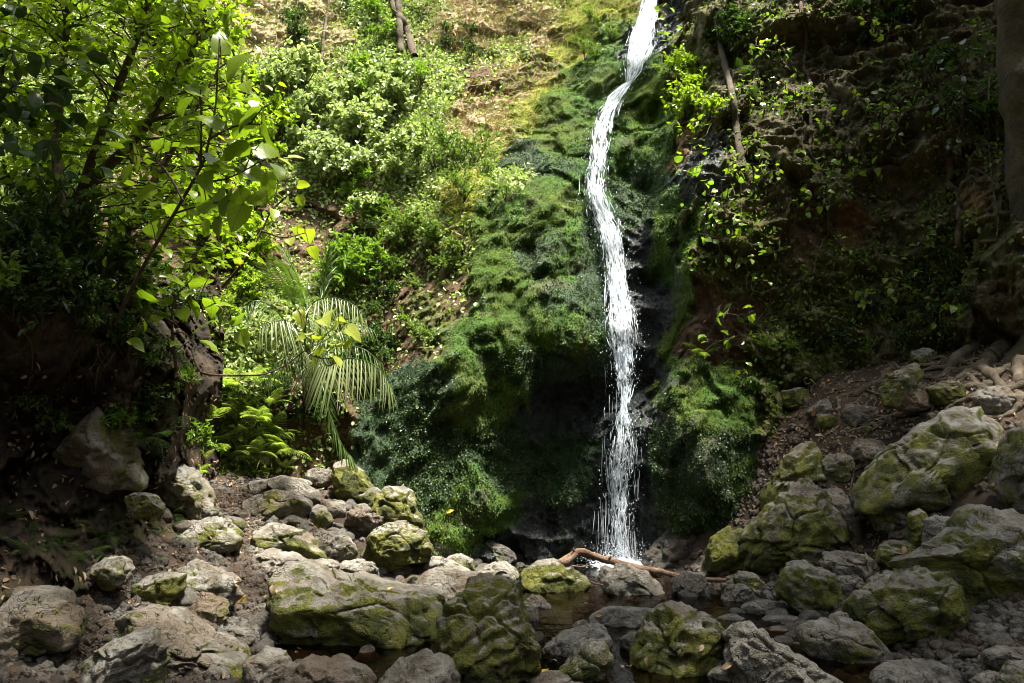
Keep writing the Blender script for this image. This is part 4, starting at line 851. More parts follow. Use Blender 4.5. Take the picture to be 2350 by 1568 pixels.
# ================================================================== LEAF KITS
def qnorm(a): return a / (np.linalg.norm(a, axis=-1, keepdims=True) + 1e-9)
def leaf_cloud(P, D, Nn, L, Wd, var, kind='diamond', curl=0.15):
    """one small folded leaf per row: base P, direction D, face normal Nn, length L, width Wd"""
    n = len(P); D = qnorm(D); S = qnorm(np.cross(D, Nn)); Nn = qnorm(np.cross(S, D))
    L = np.asarray(L)[:, None] * np.ones((n, 1)); Wd = np.asarray(Wd)[:, None] * np.ones((n, 1))
    if kind == 'diamond':      # 4 verts, 2 tris
        a = P; b = P + D * L * 0.45 + S * Wd * 0.5 + Nn * Wd * curl; c = P + D * L - Nn * L * curl * 0.6; d = P + D * L * 0.45 - S * Wd * 0.5 + Nn * Wd * curl
        V = np.stack([a, b, c, d], 1).reshape(-1, 3); b0 = np.arange(n)[:, None] * 4
        Fc = np.concatenate([b0 + np.array([[0, 1, 2]]), b0 + np.array([[0, 2, 3]])], 0); vv = np.repeat(var, 4)
    else:                      # 'oval': 6 verts, 4 tris, folded along the midrib
        a = P; m = P + D * L * 0.55; t = P + D * L - Nn * L * curl
        b = P + D * L * 0.25 + S * Wd * 0.42 + Nn * Wd * curl; b2 = P + D * L * 0.68 + S * Wd * 0.40 + Nn * Wd * curl * 0.6
        d = P + D * L * 0.25 - S * Wd * 0.42 + Nn * Wd * curl; d2 = P + D * L * 0.68 - S * Wd * 0.40 + Nn * Wd * curl * 0.6
        V = np.stack([a, b, b2, t, d2, d], 1).reshape(-1, 3); b0 = np.arange(n)[:, None] * 6
        Fc = np.concatenate([b0 + np.array([[0, 1, 2]]), b0 + np.array([[0, 2, 3]]), b0 + np.array([[0, 3, 4]]), b0 + np.array([[0, 4, 5]])], 0); vv = np.repeat(var, 6)
    return V, Fc, vv
def leaf_blade(name, mat, nl=7, wid=0.62, tip=1.0, droop=0.22, fold=0.16, wave=0.03, seed=0, stalk=0.18, heart=True):
    """one big leaf, length 1 along +X, lying in XY, with a stalk; about 40 triangles"""
    rg = np.random.default_rng(seed); V, Fc = [], []
    xs_ = np.linspace(0, 1, nl)
    for i, x in enumerate(xs_):
        w = wid * 0.5 * (math.sin(math.pi * x ** (0.62 if heart else 0.85)) ** 0.72 if 0 < x < 1 else 0.02) * (1 - 0.1 * x)
        z = -droop * x * x
        for s in (-1, -0.5, 0, 0.5, 1):
            zz_ = z + fold * abs(s) * w * 1.6 - 0.25 * (abs(s) ** 2) * w * droop * 2 + rg.normal(0, wave) * abs(s)
            bk = -0.06 * abs(s) if (heart and i == 1) else 0
            V.append((stalk + x * (1 - stalk) + bk, s * w * (1 + rg.normal(0, 0.05)), zz_))
    for i in range(nl - 1):
        for j in range(4):
            a = i * 5 + j; Fc.append((a, a + 5, a + 6, a + 1))
    o = len(V); r = 0.012
    for x, z in ((0, 0.03), (stalk + 0.02, 0.0)):
        V += [(x, -r, z - r), (x, r, z - r), (x, 0, z + r), (x, 0, z + r * 1.01)]
    Fc += [(o, o + 1, o + 5, o + 4), (o + 1, o + 2, o + 6, o + 5), (o + 2, o, o + 4, o + 6)]
    return mesh_np(name, V, Fc, mat, attrs={'var': np.full(len(V), 0.5)})
def orient(D, up):
    """matrix with X along D and Z near up"""
    D = Vector(D).normalized(); up = Vector(up)
    Y = up.cross(D)
    if Y.length < 1e-4: Y = Vector((0, 1, 0)).cross(D)
    Y.normalize(); Z = D.cross(Y)
    return Matrix((D, Y, Z)).transposed()
def put(name, me, parent, p, D, up, s, base=Vector((0, 0, 0))):
    o = bpy.data.objects.new(name, me); COL.objects.link(o)
    m = orient(D, up).to_4x4(); m = Matrix.Translation(Vector(p) - base) @ m @ Matrix.Diagonal((s, s, s, 1))
    o.parent = parent; o.matrix_basis = m
    return o

M_LIME = leaf_material('lime leaf', (0.11, 0.18, 0.012), (0.24, 0.31, 0.025), trans=0.45, gloss=0.32, veins=True, tcol=(1.35, 1.55, 0.6))
M_LIME2 = leaf_material('small lime leaf', (0.10, 0.17, 0.010), (0.24, 0.31, 0.022), trans=0.5, gloss=0.33)
M_YLEAF = leaf_material('yellow-green leaf', (0.17, 0.22, 0.022), (0.28, 0.31, 0.04), trans=0.4, gloss=0.4, veins=True)
M_PALE = leaf_material('pale leaf', (0.17, 0.23, 0.085), (0.42, 0.48, 0.22), trans=0.35, gloss=0.38, tcol=(1.3, 1.4, 0.8))
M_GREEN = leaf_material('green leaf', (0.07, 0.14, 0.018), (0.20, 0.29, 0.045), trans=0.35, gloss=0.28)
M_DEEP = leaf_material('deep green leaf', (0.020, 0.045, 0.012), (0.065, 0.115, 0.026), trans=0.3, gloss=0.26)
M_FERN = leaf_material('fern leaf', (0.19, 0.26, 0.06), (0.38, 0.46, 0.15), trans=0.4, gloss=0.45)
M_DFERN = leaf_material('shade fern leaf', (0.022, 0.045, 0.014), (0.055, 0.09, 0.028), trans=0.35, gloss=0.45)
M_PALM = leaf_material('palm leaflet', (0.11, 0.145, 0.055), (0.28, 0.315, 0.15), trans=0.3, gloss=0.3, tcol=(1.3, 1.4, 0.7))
M_PALMD = leaf_material('dark palm leaflet', (0.045, 0.085, 0.020), (0.12, 0.18, 0.05), trans=0.3, gloss=0.28)  # darker green fronds of the palm
M_MOSS = leaf_material('moss strand', (0.022, 0.066, 0.006), (0.140, 0.200, 0.015), trans=0.3, gloss=0.6)
M_LIVER = leaf_material('filmy fern leaf', (0.012, 0.032, 0.006), (0.040, 0.075, 0.012), trans=0.2, gloss=0.46)
M_YMOSS = leaf_material('yellow moss strand', (0.15, 0.19, 0.02), (0.36, 0.35, 0.04), trans=0.3, gloss=0.7)
M_STRAW = leaf_material('dry grass', (0.26, 0.18, 0.09), (0.50, 0.38, 0.21), trans=0.2, gloss=0.7, tcol=(1.2, 1.1, 0.8))
M_GRASS = leaf_material('grass blade', (0.08, 0.13, 0.025), (0.22, 0.28, 0.09), trans=0.35, gloss=0.35)
M_TWIG = bark_material('twig', (0.070, 0.050, 0.034), (0.13, 0.095, 0.065), (0.035, 0.026, 0.020))
M_BARK = bark_material('mossy bark', (0.045, 0.036, 0.024), (0.10, 0.08, 0.05), (0.05, 0.055, 0.016), 9)
M_ROOT = bark_material('root bark', (0.085, 0.064, 0.044), (0.17, 0.135, 0.095), (0.055, 0.055, 0.024), 12)
M_LOG = bark_material('peeling branch', (0.15, 0.085, 0.052), (0.29, 0.195, 0.135), (0.07, 0.04, 0.026), 16)
M_DEAD = leaf_material('dead leaf', (0.14, 0.085, 0.045), (0.38, 0.28, 0.18), trans=0.2, gloss=0.55, tcol=(1.2, 1.0, 0.7))
M_GOLD = leaf_material('golden fallen leaf', (0.55, 0.36, 0.03), (0.68, 0.50, 0.07), trans=0.25, gloss=0.45, tcol=(1.2, 1.0, 0.5))
M_AMBER = leaf_material('amber fallen leaf', (0.50, 0.20, 0.05), (0.58, 0.28, 0.08), trans=0.2, gloss=0.5, tcol=(1.2, 0.9, 0.5))

# ================================================================== GROUND COVER ON THE CLIFF (too fine to count)
CN = np.zeros_like(cv); gridc = cv.reshape(len(tt), len(zz), 3)
du = np.gradient(gridc, axis=0); dv = np.gradient(gridc, axis=1)
CN = qnorm(np.cross(du, dv)).reshape(-1, 3); CN[CN[:, 1] > 0] *= -1
inview = (px_ > -60) & (px_ < 2410) & (py_ > -60) & (py_ < 1330)
def scatter(weight, n, seed):
    rg = np.random.default_rng(seed); w = weight * inview; w = w / w.sum()
    i = rg.choice(len(cv), n, p=w)
    return i, cv[i] + rg.normal(0, 0.012, (n, 3)), CN[i], rg
def cover(name, weight, n, L, Wd, mat, seed, droop=0.8, spread=0.6, kind='diamond', lift=0.0, label=None, curl=0.15, out=0.35):
    i, P, N, rg = scatter(weight, n, seed)
    down = np.array([0, 0, -1.0]); down = down - N * (N @ down)[:, None]
    D = qnorm(down) * droop + rg.normal(0, spread, (n, 3)) + N * out
    Nn = N + rg.normal(0, 0.45, (n, 3))
    patch = fbm(P * 1.9, 3, seed)
    sc = rg.uniform(0.6, 1.3, n) * (1 + 0.3 * patch)
    V, Fc, vv = leaf_cloud(P + N * lift, D, Nn, L * sc, Wd * sc, np.clip(rg.uniform(0, 1, n) * 0.6 + patch * 0.9 + 0.2, 0, 1), kind, curl)
    return tag(obj(name, mesh_np(name, V, Fc, mat, smooth=False, attrs={'var': vv})), kind='stuff')
mstripe = sstep(-0.12, 0.12, fbm(warp * np.array([2.4, 2, 1.6]), 4, 201)) * sstep(-0.1, -0.35, -np.abs(fbm(pos * 3.5, 3, 87)) - 0.05 + 0.0) * 0 + sstep(-0.12, 0.12, fbm(warp * np.array([2.4, 2, 1.6]), 4, 201))
cover('moss', zi('moss') * (0.15 + mstripe) + zi('dark') * 0.10, 100000, 0.028, 0.009, M_MOSS, 11, droop=1.0, spread=0.35, out=0.30)
cover('liverwort', zi('dark') * 1.0 + zi('moss') * (1 - mstripe) * 0.5 + zi('black') * 0.06, 80000, 0.024, 0.018, M_LIVER, 12, droop=0.5, spread=0.6, out=0.5)
cover('yellow_moss', zi('yellow'), 14000, 0.030, 0.014, M_YMOSS, 13, droop=1.0, spread=0.4)
tanz = zi('tan') * sstep(820, 1000, px_) + zi('tan') * 0.25
cover('dry_grass', tanz + zi('yellow') * 0.1, 7000, 0.22, 0.007, M_STRAW, 14, droop=0.9, spread=0.45, out=0.5)
cover('meadow_grass', zi('tan') + zi('yellow'), 5000, 0.09, 0.006, M_GRASS, 27, droop=0.6, spread=0.6, out=0.8)
cover('hanging_grass', zi('green') * 0.6 + zi('tan') * 0.4 + zi('yellow') * 0.4 + zi('soil') * 0.15 * (px_ < 1300), 9000, 0.20, 0.008, M_GRASS, 15, droop=0.7, spread=0.6, out=0.6)
cover('creeping_plant', zi('green') + zi('olive') * 0.10 + zi('tan') * 0.12 + zi('soil') * 0.25 * (px_ < 1300), 24000, 0.050, 0.034, M_GREEN, 16, droop=0.5, spread=0.8, kind='oval', out=0.6, lift=0.03)
cover('pale_creeper', zi('green') * (py_ < 900) + (zi('tan') * 0.12 + zi('soil') * 0.25 * (px_ > 560)) * (px_ < 1300), 20000, 0.055, 0.042, M_PALE, 17, droop=0.6, spread=0.7, kind='oval', out=0.8, lift=0.05)
cover('wall_moss', zi('olive') + zi('brown') * 0.35 + zi('rust') * 0.4, 20000, 0.040, 0.015, M_DFERN, 18, droop=0.8, spread=0.6, out=0.5)
cover('wall_leaf', (zi('olive') * 1.2 + zi('brown')) * (px_ > 1500) * (fbm(pos * 1.5, 3, 203) > 0.05), 4500, 0.055, 0.036, M_GREEN, 26, droop=0.6, spread=0.7, kind='oval', out=0.9, lift=0.03)
cover('wall_litter', (zi('brown') + zi('olive') + zi('soil')) * (px_ > 1500), 1400, 0.05, 0.03, M_DEAD, 19, droop=0.9, spread=0.6, kind='oval')

# ================================================================== SHRUBS ON THE SLOPE
def bush_mesh(nst, nleaf, L, Wd, mat, seed, spread=0.55, rise=0.5, whorl=False):
    """a shrub growing out from the origin, leaning along +Z / towards -Y: stems and foliage"""
    rg = np.random.default_rng(seed); tubes = []; Pp, Dd = [], []
    for s in range(nst):
        d = qnorm(np.array([rg.normal(0, spread), -0.55 + rg.normal(0, 0.3), rise + abs(rg.normal(0, 0.45))])); ln = rg.uniform(0.45, 1.0) * 0.62
        tip = d * ln + np.array([0, -0.04, -0.10 * ln]); mid = d * ln * 0.5 + rg.normal(0, 0.05, 3) + np.array([0, 0, 0.05])
        C = catmull([np.zeros(3), mid, tip], 8); tubes.append(tube_np(C, np.linspace(0.010, 0.003, 8), 4))
        for j in range(3):
            b0 = C[rg.integers(3, 7)]; e = b0 + qnorm(d + rg.normal(0, 0.7, 3)) * rg.uniform(0.10, 0.26)
            C2 = catmull([b0, (b0 + e) / 2 + rg.normal(0, 0.02, 3), e], 5); tubes.append(tube_np(C2, np.linspace(0.005, 0.002, 5), 3))
            for C_, k in ((C2, 0), (C, 3)):
                m = max(2, nleaf // (nst * 6)); t = rg.uniform(k, len(C_) - 1, m) if not whorl else np.full(m, len(C_) - 1.2) + rg.uniform(-.6, .6, m)
                t = np.clip(t, 0, len(C_) - 1.001); i = t.astype(int); f = (t - i)[:, None]
                Pp.append(C_[i] * (1 - f) + C_[i + 1] * f); Dd.append(qnorm(np.tile(qnorm(e - b0), (m, 1)) * 0.5 + rg.normal(0, 0.75, (m, 3)) + np.array([0, -0.15, -0.1])))
    P, D = np.concatenate(Pp), np.concatenate(Dd); n = len(P)
    Nn = np.array([0, -0.35, 1.0]) + rg.normal(0, 0.4, (n, 3)); sc = rg.uniform(0.6, 1.25, n)
    V, Fc, vv = leaf_cloud(P, D, Nn, L * sc, Wd * sc, rg.uniform(0, 1, n), 'oval', 0.14)
    tv, tf = join_np(tubes)
    return mesh_np('stem', tv, tf, M_TWIG), mesh_np('foliage', V, Fc, mat, smooth=False, attrs={'var': vv})
BUSH = {'pale': [bush_mesh(9, 420, 0.085, 0.068, M_PALE, 300 + s) for s in range(4)],
        'green': [bush_mesh(8, 380, 0.105, 0.040, M_GREEN, 310 + s, whorl=True) for s in range(3)],
        'fine': [bush_mesh(10, 620, 0.045, 0.026, M_GREEN, 320 + s) for s in range(3)],
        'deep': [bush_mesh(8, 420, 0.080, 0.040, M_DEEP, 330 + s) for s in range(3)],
        'lime': [bush_mesh(9, 460, 0.075, 0.050, M_LIME2, 340 + s) for s in range(3)]}
def bush(kind, px, py, s, label, group, seed, which='cb', name='shrub', out=0.0):
    rg = random.Random(seed); loc, nor, dist = hit(px, py, which)
    st, fo = rg.choice(BUSH[kind])
    o = thing(name, label, 'shrub', loc=loc + nor * (0.02 + out), group=group)
    o.rotation_euler = (rg.uniform(-.2, .2), rg.uniform(-.2, .2), rg.uniform(-0.7, 0.7) - math.atan2(-nor.x, -nor.y) * 0 + math.atan2(nor.x, -nor.y) * 0.6)
    o.scale = (s * rg.uniform(.9, 1.1),) * 3
    obj('stem', st, o); tag(obj('foliage', fo, o), kind='stuff')
    return o
rb = random.Random(5)
def patch(kind, n, x0, y0, x1, y1, s0, s1, label, group, name='shrub'):
    for i in range(n):
        bush(kind, rb.uniform(x0, x1), rb.uniform(y0, y1), rb.uniform(s0, s1), label, group, rb.randrange(10 ** 6), name=name)
PT = [
 ('pale', 9, 640, 180, 780, 330, .75, 1.15, 'pale green round-leaved shrub on the sunlit slope behind the lime foliage', 'round_leaved_shrub'),
 ('pale', 11, 780, 220, 940, 340, .8, 1.2, 'silvery pale round-leaved shrub in the thick of the sunlit slope', 'round_leaved_shrub'),
 ('pale', 6, 700, 330, 820, 440, .7, 1.0, 'pale shrub with crowded round leaves above the palm', 'round_leaved_shrub'),
 ('pale', 8, 800, 350, 980, 450, .7, 1.0, 'cream-green leafy shrub hanging over the dark hollow above the soil face', 'round_leaved_shrub'),
 ('green', 6, 800, 150, 900, 260, .6, .85, 'bright green shrub with whorled glossy leaves among the pale shrubs', 'whorled_shrub'),
 ('green', 4, 900, 120, 1000, 230, .55, .8, 'glossy whorled shrub below the thin pale trunk', 'whorled_shrub'),
 ('green', 5, 770, 440, 920, 520, .45, .7, 'small glossy-leaved shrub drooping below the pale shrubs', 'whorled_shrub'),
 ('fine', 8, 950, 290, 1120, 390, .55, .8, 'fine-leaved bush beside the yellow moss ledge', 'fine_leaved_bush'),
 ('fine', 6, 900, 470, 980, 600, .5, .75, 'bushy tuft on the soil just right of the palm shrubs', 'fine_leaved_bush'),
 ('fine', 6, 980, 500, 1060, 640, .45, .65, 'small bushy tuft on the tan rock above the great green mound', 'fine_leaved_bush'),
 ('deep', 5, 600, 60, 720, 170, .5, .8, 'dusky shrub under the pale outcrop high on the slope', 'dusky_shrub'),
 ('green', 5, 800, 10, 900, 110, .5, .8, 'green shrub beside the forked trunk high on the slope', 'whorled_shrub'),
 ('deep', 4, 1000, 60, 1100, 150, .4, .6, 'dusky shrub beside the dark boulder high on the slope', 'dusky_shrub'),
 ('green', 8, 740, 560, 880, 700, .6, .9, 'glossy laurel-like shrub right behind the palm fronds', 'laurel_shrub'),
 ('deep', 7, 830, 690, 900, 860, .45, .7, 'dark-leaved shrub between the palm and the soil face', 'dusky_shrub'),
 ('lime', 9, 430, 470, 640, 640, .8, 1.2, 'lime-green shrub behind the trailing leaves of the slender sapling', 'lime_shrub'),
 ('lime', 5, 440, 600, 600, 740, .5, .7, 'lime-green shrub on the bank directly above the pale ferns', 'lime_shrub'),
 ('lime', 10, 360, 60, 600, 260, .9, 1.4, 'lime-green shrub behind the top of the big-leaved sapling', 'lime_shrub'),
 ('lime', 9, 400, 260, 640, 480, .9, 1.3, 'lime-green shrub behind the lower stem of the big-leaved sapling', 'lime_shrub'),
 ('deep', 8, 40, 400, 220, 640, .8, 1.3, 'dark shrub in the shade above the earth bank', 'dusky_shrub'),
 ('deep', 6, 220, 520, 380, 720, .6, 1.0, 'dark shrub on the lip of the earth bank behind the sapling stem', 'dusky_shrub'),
 ('pale', 6, 830, 500, 960, 620, .4, .6, 'pale little shrub on the soil face right of the palm', 'round_leaved_shrub'),
 ('fine', 7, 860, 620, 1000, 800, .4, .6, 'fine green bush on the red-brown soil face', 'fine_leaved_bush'),
 ('deep', 8, 620, 880, 740, 1040, .4, .65, 'dark small-leaved shrub in the hollow under the palm', 'dusky_shrub'),
 ('fine', 5, 1050, 390, 1180, 470, .4, .6, 'green tuft at the upper rim of the great mound', 'fine_leaved_bush'),
 ('fine', 7, 1290, 20, 1400, 300, .4, .65, 'green tuft clinging left of the upper fall', 'fine_leaved_bush'),
 ('lime', 8, 1530, 140, 1640, 300, .45, .75, 'yellow-green bush leaning out towards the upper fall', 'lime_shrub'),
 ('deep', 6, 1660, 0, 1800, 160, .5, .8, 'dark bush right of the slender mossy trunk', 'dusky_shrub'),
 ('deep', 6, 1880, 0, 2060, 130, .5, .8, 'dark bush at the top of the right wall beyond the woody vine', 'dusky_shrub'),
 ('deep', 5, 2120, 60, 2260, 320, .5, .8, 'dark bush on the right wall beside the leaning tree', 'dusky_shrub'),
 ('deep', 7, 1950, 620, 2150, 760, .35, .55, 'small dark bush on the olive lower wall', 'dusky_shrub'),
 ('deep', 6, 2150, 600, 2310, 780, .4, .6, 'small dark bush under the pale root', 'dusky_shrub'),
 ('deep', 10, 1850, 790, 2200, 850, .35, .5, 'low dark bush along the foot of the right wall', 'dusky_shrub'),
 ('fine', 9, 1720, 800, 2000, 900, .3, .45, 'small green tuft on the litter ledge above the right mound', 'fine_leaved_bush')]
for kd, n, x0, y0, x1, y1, s0, s1, lb, nm in PT: patch(kd, n, x0, y0, x1, y1, s0, s1, lb, lb.replace('shrub', 'shrubs').replace('bush ', 'bushes ').replace('tuft', 'tufts'), nm)
for n, x0, y0, x1, y1, s0, s1, lb in ((9, 0, 640, 180, 760, .45, .7, 'dark bush trailing over the shadowed end of the earth bank'), (10, 180, 700, 440, 850, .4, .65, 'dark bush trailing over the earth bank below the sapling'), (9, 330, 820, 450, 1040, .35, .55, 'bush hanging down the corner of the earth bank'), (7, 40, 900, 400, 1050, .3, .45, 'small dark plant growing in cracks of the earth bank')):
    for i in range(n): bush('deep' if i % 3 else 'green', rb.uniform(x0, x1), rb.uniform(y0, y1), rb.uniform(s0, s1), lb, lb, rb.randrange(10 ** 6), which='b', name='dusky_shrub')
# ================================================================== BIG-LEAVED SAPLING over the earth bank
LEAF_BIG = [leaf_blade('leaf', M_LIME, wid=w, droop=d_, seed=s) for s, (w, d_) in enumerate(((0.62, 0.12), (0.56, 0.25), (0.68, 0.05), (0.60, 0.34)))]
LEAF_SM = [leaf_blade('leaf', M_LIME2, nl=5, wid=w, droop=d_, seed=20 + s, heart=h_, stalk=0.12) for s, (w, d_, h_) in enumerate(((0.66, 0.15, True), (0.60, 0.28, True), (0.52, 0.08, False)))]
LEAF_Y = [leaf_blade('leaf', M_YLEAF, wid=w, droop=d_, seed=40 + s) for s, (w, d_) in enumerate(((0.66, 0.15), (0.6, 0.28), (0.7, 0.1)))]
LEAF_G = [leaf_blade('leaf', m_, nl=6, wid=w, droop=d_, seed=60 + s) for s, (m_, w, d_) in enumerate(((M_GREEN, 0.6, 0.12), (M_GREEN, 0.66, 0.25), (M_LIME2, 0.62, 0.15)))]
LEAF_D = [leaf_blade('leaf', M_DEEP, nl=6, wid=w, droop=d_, seed=70 + s, heart=False) for s, (w, d_) in enumerate(((0.5, 0.2), (0.56, 0.1)))]
def leafy(name, label, cat, stems, leaves, kit, Lm, seed, group=None, smat=None, rad0=0.014, flat=0.9, cam_tilt=0.25):
    """stems: list of [(px,py,d)...] ; leaves: (px,py) blade centres hung on the nearest stem"""
    rg = np.random.default_rng(seed); S3 = [catmull([tuple(at(*p)) for p in s], 26) for s in stems]
    base = Vector(S3[0][0]); root = thing(name, label, cat, loc=base, group=group)
    tubes = []
    for i, s in enumerate(S3): tubes.append(tube_np(s - np.array(base), np.linspace(rad0 if i == 0 else rad0 * 0.6, rad0 * 0.22, len(s)), 6, 0.15, seed + i))
    allp = np.concatenate(S3)
    for px, py, *mag in leaves:
        L = Lm * rg.uniform(0.8, 1.2) * (mag[0] if mag else 1.0)
        # nearest stem point in the picture decides which twig carries the leaf
        qx, qy = to_pix(allp[:, 0], allp[:, 1], allp[:, 2]); j = np.argmin((qx - px) ** 2 + (qy - py - 12) ** 2)
        sp = allp[j]; c = np.array(at(px, py, sp[1] + rg.normal(0, 0.10)))
        dv_ = c - sp; ln = np.linalg.norm(dv_) + 1e-6
        D = qnorm(dv_ / ln * 0.7 + rg.normal(0, 0.45, 3) + np.array([0, 0, -0.35]))
        b0 = c - D * L * 0.55
        tubes.append(tube_np(catmull([sp - np.array(base), (sp + b0) / 2 - np.array(base) + np.array([0, 0, 0.02]), b0 - np.array(base)], 6), np.linspace(0.0045, 0.0025, 6), 4))
        up = np.array([rg.normal(0, 0.5), rg.normal(-cam_tilt, 0.45), flat])
        put('leaf', kit[rg.integers(len(kit))], root, b0, D, up, L, base)
    V, Fc = join_np(tubes); obj('stem', mesh_np('stem', V, Fc, smat or M_TWIG), root)
    return root
BIG = [(507,97),(543,115),(457,137),(543,140),(525,184),(561,194),(450,209),(421,230,1.2),(428,266,1.2),(468,223),(565,223,1.1),(525,245),(515,270),(558,284,1.1),(572,259),(600,295,1.15),(486,277,.8),(410,306),(540,345,1.1),(608,345,1.1),
       (486,367,.9),(518,381),(396,335),(432,392),(490,468,1.3),(522,470,1.2),(468,448),(554,450),(594,453),(620,420),(640,390,.9),(577,398),(380,300),(440,330),(470,410),(545,495,.9),(350,365),(310,360),(367,331),(335,439),(396,479),(345,522),(259,328),(290,400),(420,520,.9),(500,520,.8)]
leafy('big_leaved_sapling', 'big-leaved sapling with glowing lime heart-shaped leaves arching over the earth bank', 'sapling',
      [[(262,745,5.7),(330,610,5.3),(400,490,5.0),(460,385,4.8),(480,320,4.7),(495,240,4.65),(500,150,4.6),(505,90,4.6)], [(460,385,4.8),(462,300,4.7),(460,205,4.6)], [(440,420,4.85),(520,410,4.75),(600,370,4.7)], [(400,490,5.0),(470,470,4.8),(560,455,4.7)], [(480,320,4.7),(540,290,4.65),(600,285,4.6)], [(420,460,4.9),(370,380,4.9),(300,350,4.95)]],
      BIG, LEAF_BIG, 0.225, 1)
leafy('low_branching_sapling', 'low sapling with broad veined lime leaves spreading out from the bank edge', 'sapling',
      [[(405,850,6.1),(395,760,5.8),(400,690,5.7),(440,640,5.6)], [(400,700,5.7),(480,690,5.6),(540,740,5.6)], [(397,740,5.75),(350,720,5.6),(310,760,5.6)]],
      [(407,639,1.2),(385,656,1.2),(457,650,1.2),(338,686),(486,697,1.2),(508,740),(360,726),(450,704,.8),(558,776),(482,790),(313,787,.7),(403,783),(430,668),(520,700),(335,740,.8),(460,745),(375,690),(545,730,.8),(420,720)], LEAF_BIG, 0.20, 2)
leafy('slender_sapling', 'slender sapling with a few yellow-green leaves in front of the sunlit slope', 'sapling',
      [[(510,660,6.4),(560,600,6.3),(600,530,6.3),(630,460,6.3),(640,400,6.3)], [(600,530,6.3),(650,545,6.2),(700,535,6.2)], [(615,490,6.3),(680,430,6.2)]],
      [(666,553),(684,528),(705,539,1.2),(720,580,1.2),(547,596),(659,374),(677,360),(695,425),(655,457),(630,490,.8),(608,400),(690,460,.8),(575,560),(600,600,.8),(640,350)], LEAF_Y, 0.145, 3)
leafy('trailing_branch', 'thin trailing branch with a spray of yellow leaves reaching across the palm', 'branch',
      [[(440,800,6.6),(455,845,6.5),(480,860,6.5),(560,862,6.5),(610,858,6.5),(660,835,6.5),(700,805,6.5),(740,785,6.5),(780,760,6.5)], [(715,800,6.5),(720,770,6.5),(700,740,6.5)], [(700,805,6.5),(735,822,6.5),(780,820,6.5)], [(400,835,6.4),(420,872,6.3),(445,872,6.3),(470,835,6.4)]],
      [(691,729),(705,765),(745,736,1.2),(767,750,1.1),(788,733),(810,765,1.3),(774,790,1.1),(734,805),(720,837,1.1),(774,826),(759,718),(687,772),(730,770),(800,790)], LEAF_Y, 0.165, 4, rad0=0.012)

# ================================================================== SMALL-LEAVED TREE filling the upper left
def leafy_tree(name, label, trunks, centres, kit, Lobj, cloud_mat, n_obj, per, Lc, seed, smat=None, twig=0.006, rad0=0.05, spray=0.17, hi=0.0):
    rg = np.random.default_rng(seed); T3 = [catmull([tuple(at(*p)) for p in s], 40) for s in trunks]
    base = Vector(T3[0][0]); bn = np.array(base); root = thing(name, label, 'tree', loc=base)
    V, Fc = join_np([tube_np(t - bn, np.linspace(rad0, rad0 * 0.3, 40), 7, 0.15, seed + i) for i, t in enumerate(T3)])
    obj('trunk', mesh_np('trunk', V, Fc, smat or M_TWIG), root)
    nodes = np.concatenate(T3); tubes, PP, DD, NN = [], [], [], []
    for c in centres:
        c = np.array(c); j = np.argmin(((nodes - c) ** 2).sum(1) + np.maximum(nodes[:, 2] - c[2], 0) * 2 + np.maximum(c[2] - 0.8 - nodes[:, 2], 0) * hi)
        a = nodes[j]; m = (a + c) / 2 + rg.normal(0, 0.06, 3) + np.array([0, 0, 0.05]); C = catmull([a, m, c], 7)
        tubes.append(tube_np(C - bn, np.linspace(twig * 1.6, twig * 0.5, 7), 4))
        axis = qnorm(c - a + rg.normal(0, 0.1, 3)); n = rg.integers(int(per * 0.6), int(per * 1.4))
        side = qnorm(np.cross(axis, [0, 0, 1.0]) + 1e-3)
        for _ in range(3):
            e = c + (axis * rg.uniform(-.2, 1) + side * rg.uniform(-1, 1)) * spray; tubes.append(tube_np(np.array([C[4], (C[4] + e) / 2 + rg.normal(0, .015, 3), e]) - bn, np.array([twig * .6, twig * .4, twig * .25]), 3))
        P = c + axis * rg.uniform(-1.2, 1.0, (n, 1)) * spray + side * rg.normal(0, 0.55, (n, 1)) * spray + rg.normal(0, 0.05, (n, 3))
        PP.append(P); DD.append(qnorm(axis * 0.6 + (P - c) / spray * 0.5 + rg.normal(0, 0.4, (n, 3)) + np.array([0, 0, -0.25]))); NN.append(np.array([0, -0.2, 1.0]) + rg.normal(0, 0.38, (n, 3)))
    P, D, N = np.concatenate(PP), np.concatenate(DD), np.concatenate(NN)
    V, Fc = join_np(tubes); obj('twigs', mesh_np('twigs', V, Fc, smat or M_TWIG), root)['kind'] = 'stuff'
    qx, qy = to_pix(P[:, 0], P[:, 1], P[:, 2]); vis = (qx > 0) & (qx < W) & (qy > 0) & (qy < H)
    order = np.argsort(np.where(vis, P[:, 1], 99)); near_, rest = order[:n_obj], order[n_obj:]
    for i in near_: put('leaf', kit[rg.integers(len(kit))], root, P[i], D[i], N[i], Lobj * rg.uniform(0.75, 1.2), base)
    n = len(rest); sc = rg.uniform(0.65, 1.25, n)
    V, Fc, vv = leaf_cloud(P[rest] - bn, D[rest], N[rest], Lc * sc, Lc * 0.68 * sc, rg.uniform(0, 1, n), 'oval', 0.12)
    tag(obj('crown', mesh_np('crown', V, Fc, cloud_mat, smooth=False, attrs={'var': vv}), root), kind='stuff')
    return root
rg = np.random.default_rng(77); cen = []
while len(cen) < 400:
    px, py = rg.uniform(-120, 620), rg.uniform(-420, 640)
    lim = np.interp(py, [-420, 0, 120, 250, 450, 640], [520, 540, 560, 590, 560, 470])
    if px > lim or (py > 420 and px < 240) or (px < -20 and py > 60): continue
    cen.append(at(px, py, rg.uniform(5.6, 7.4)))
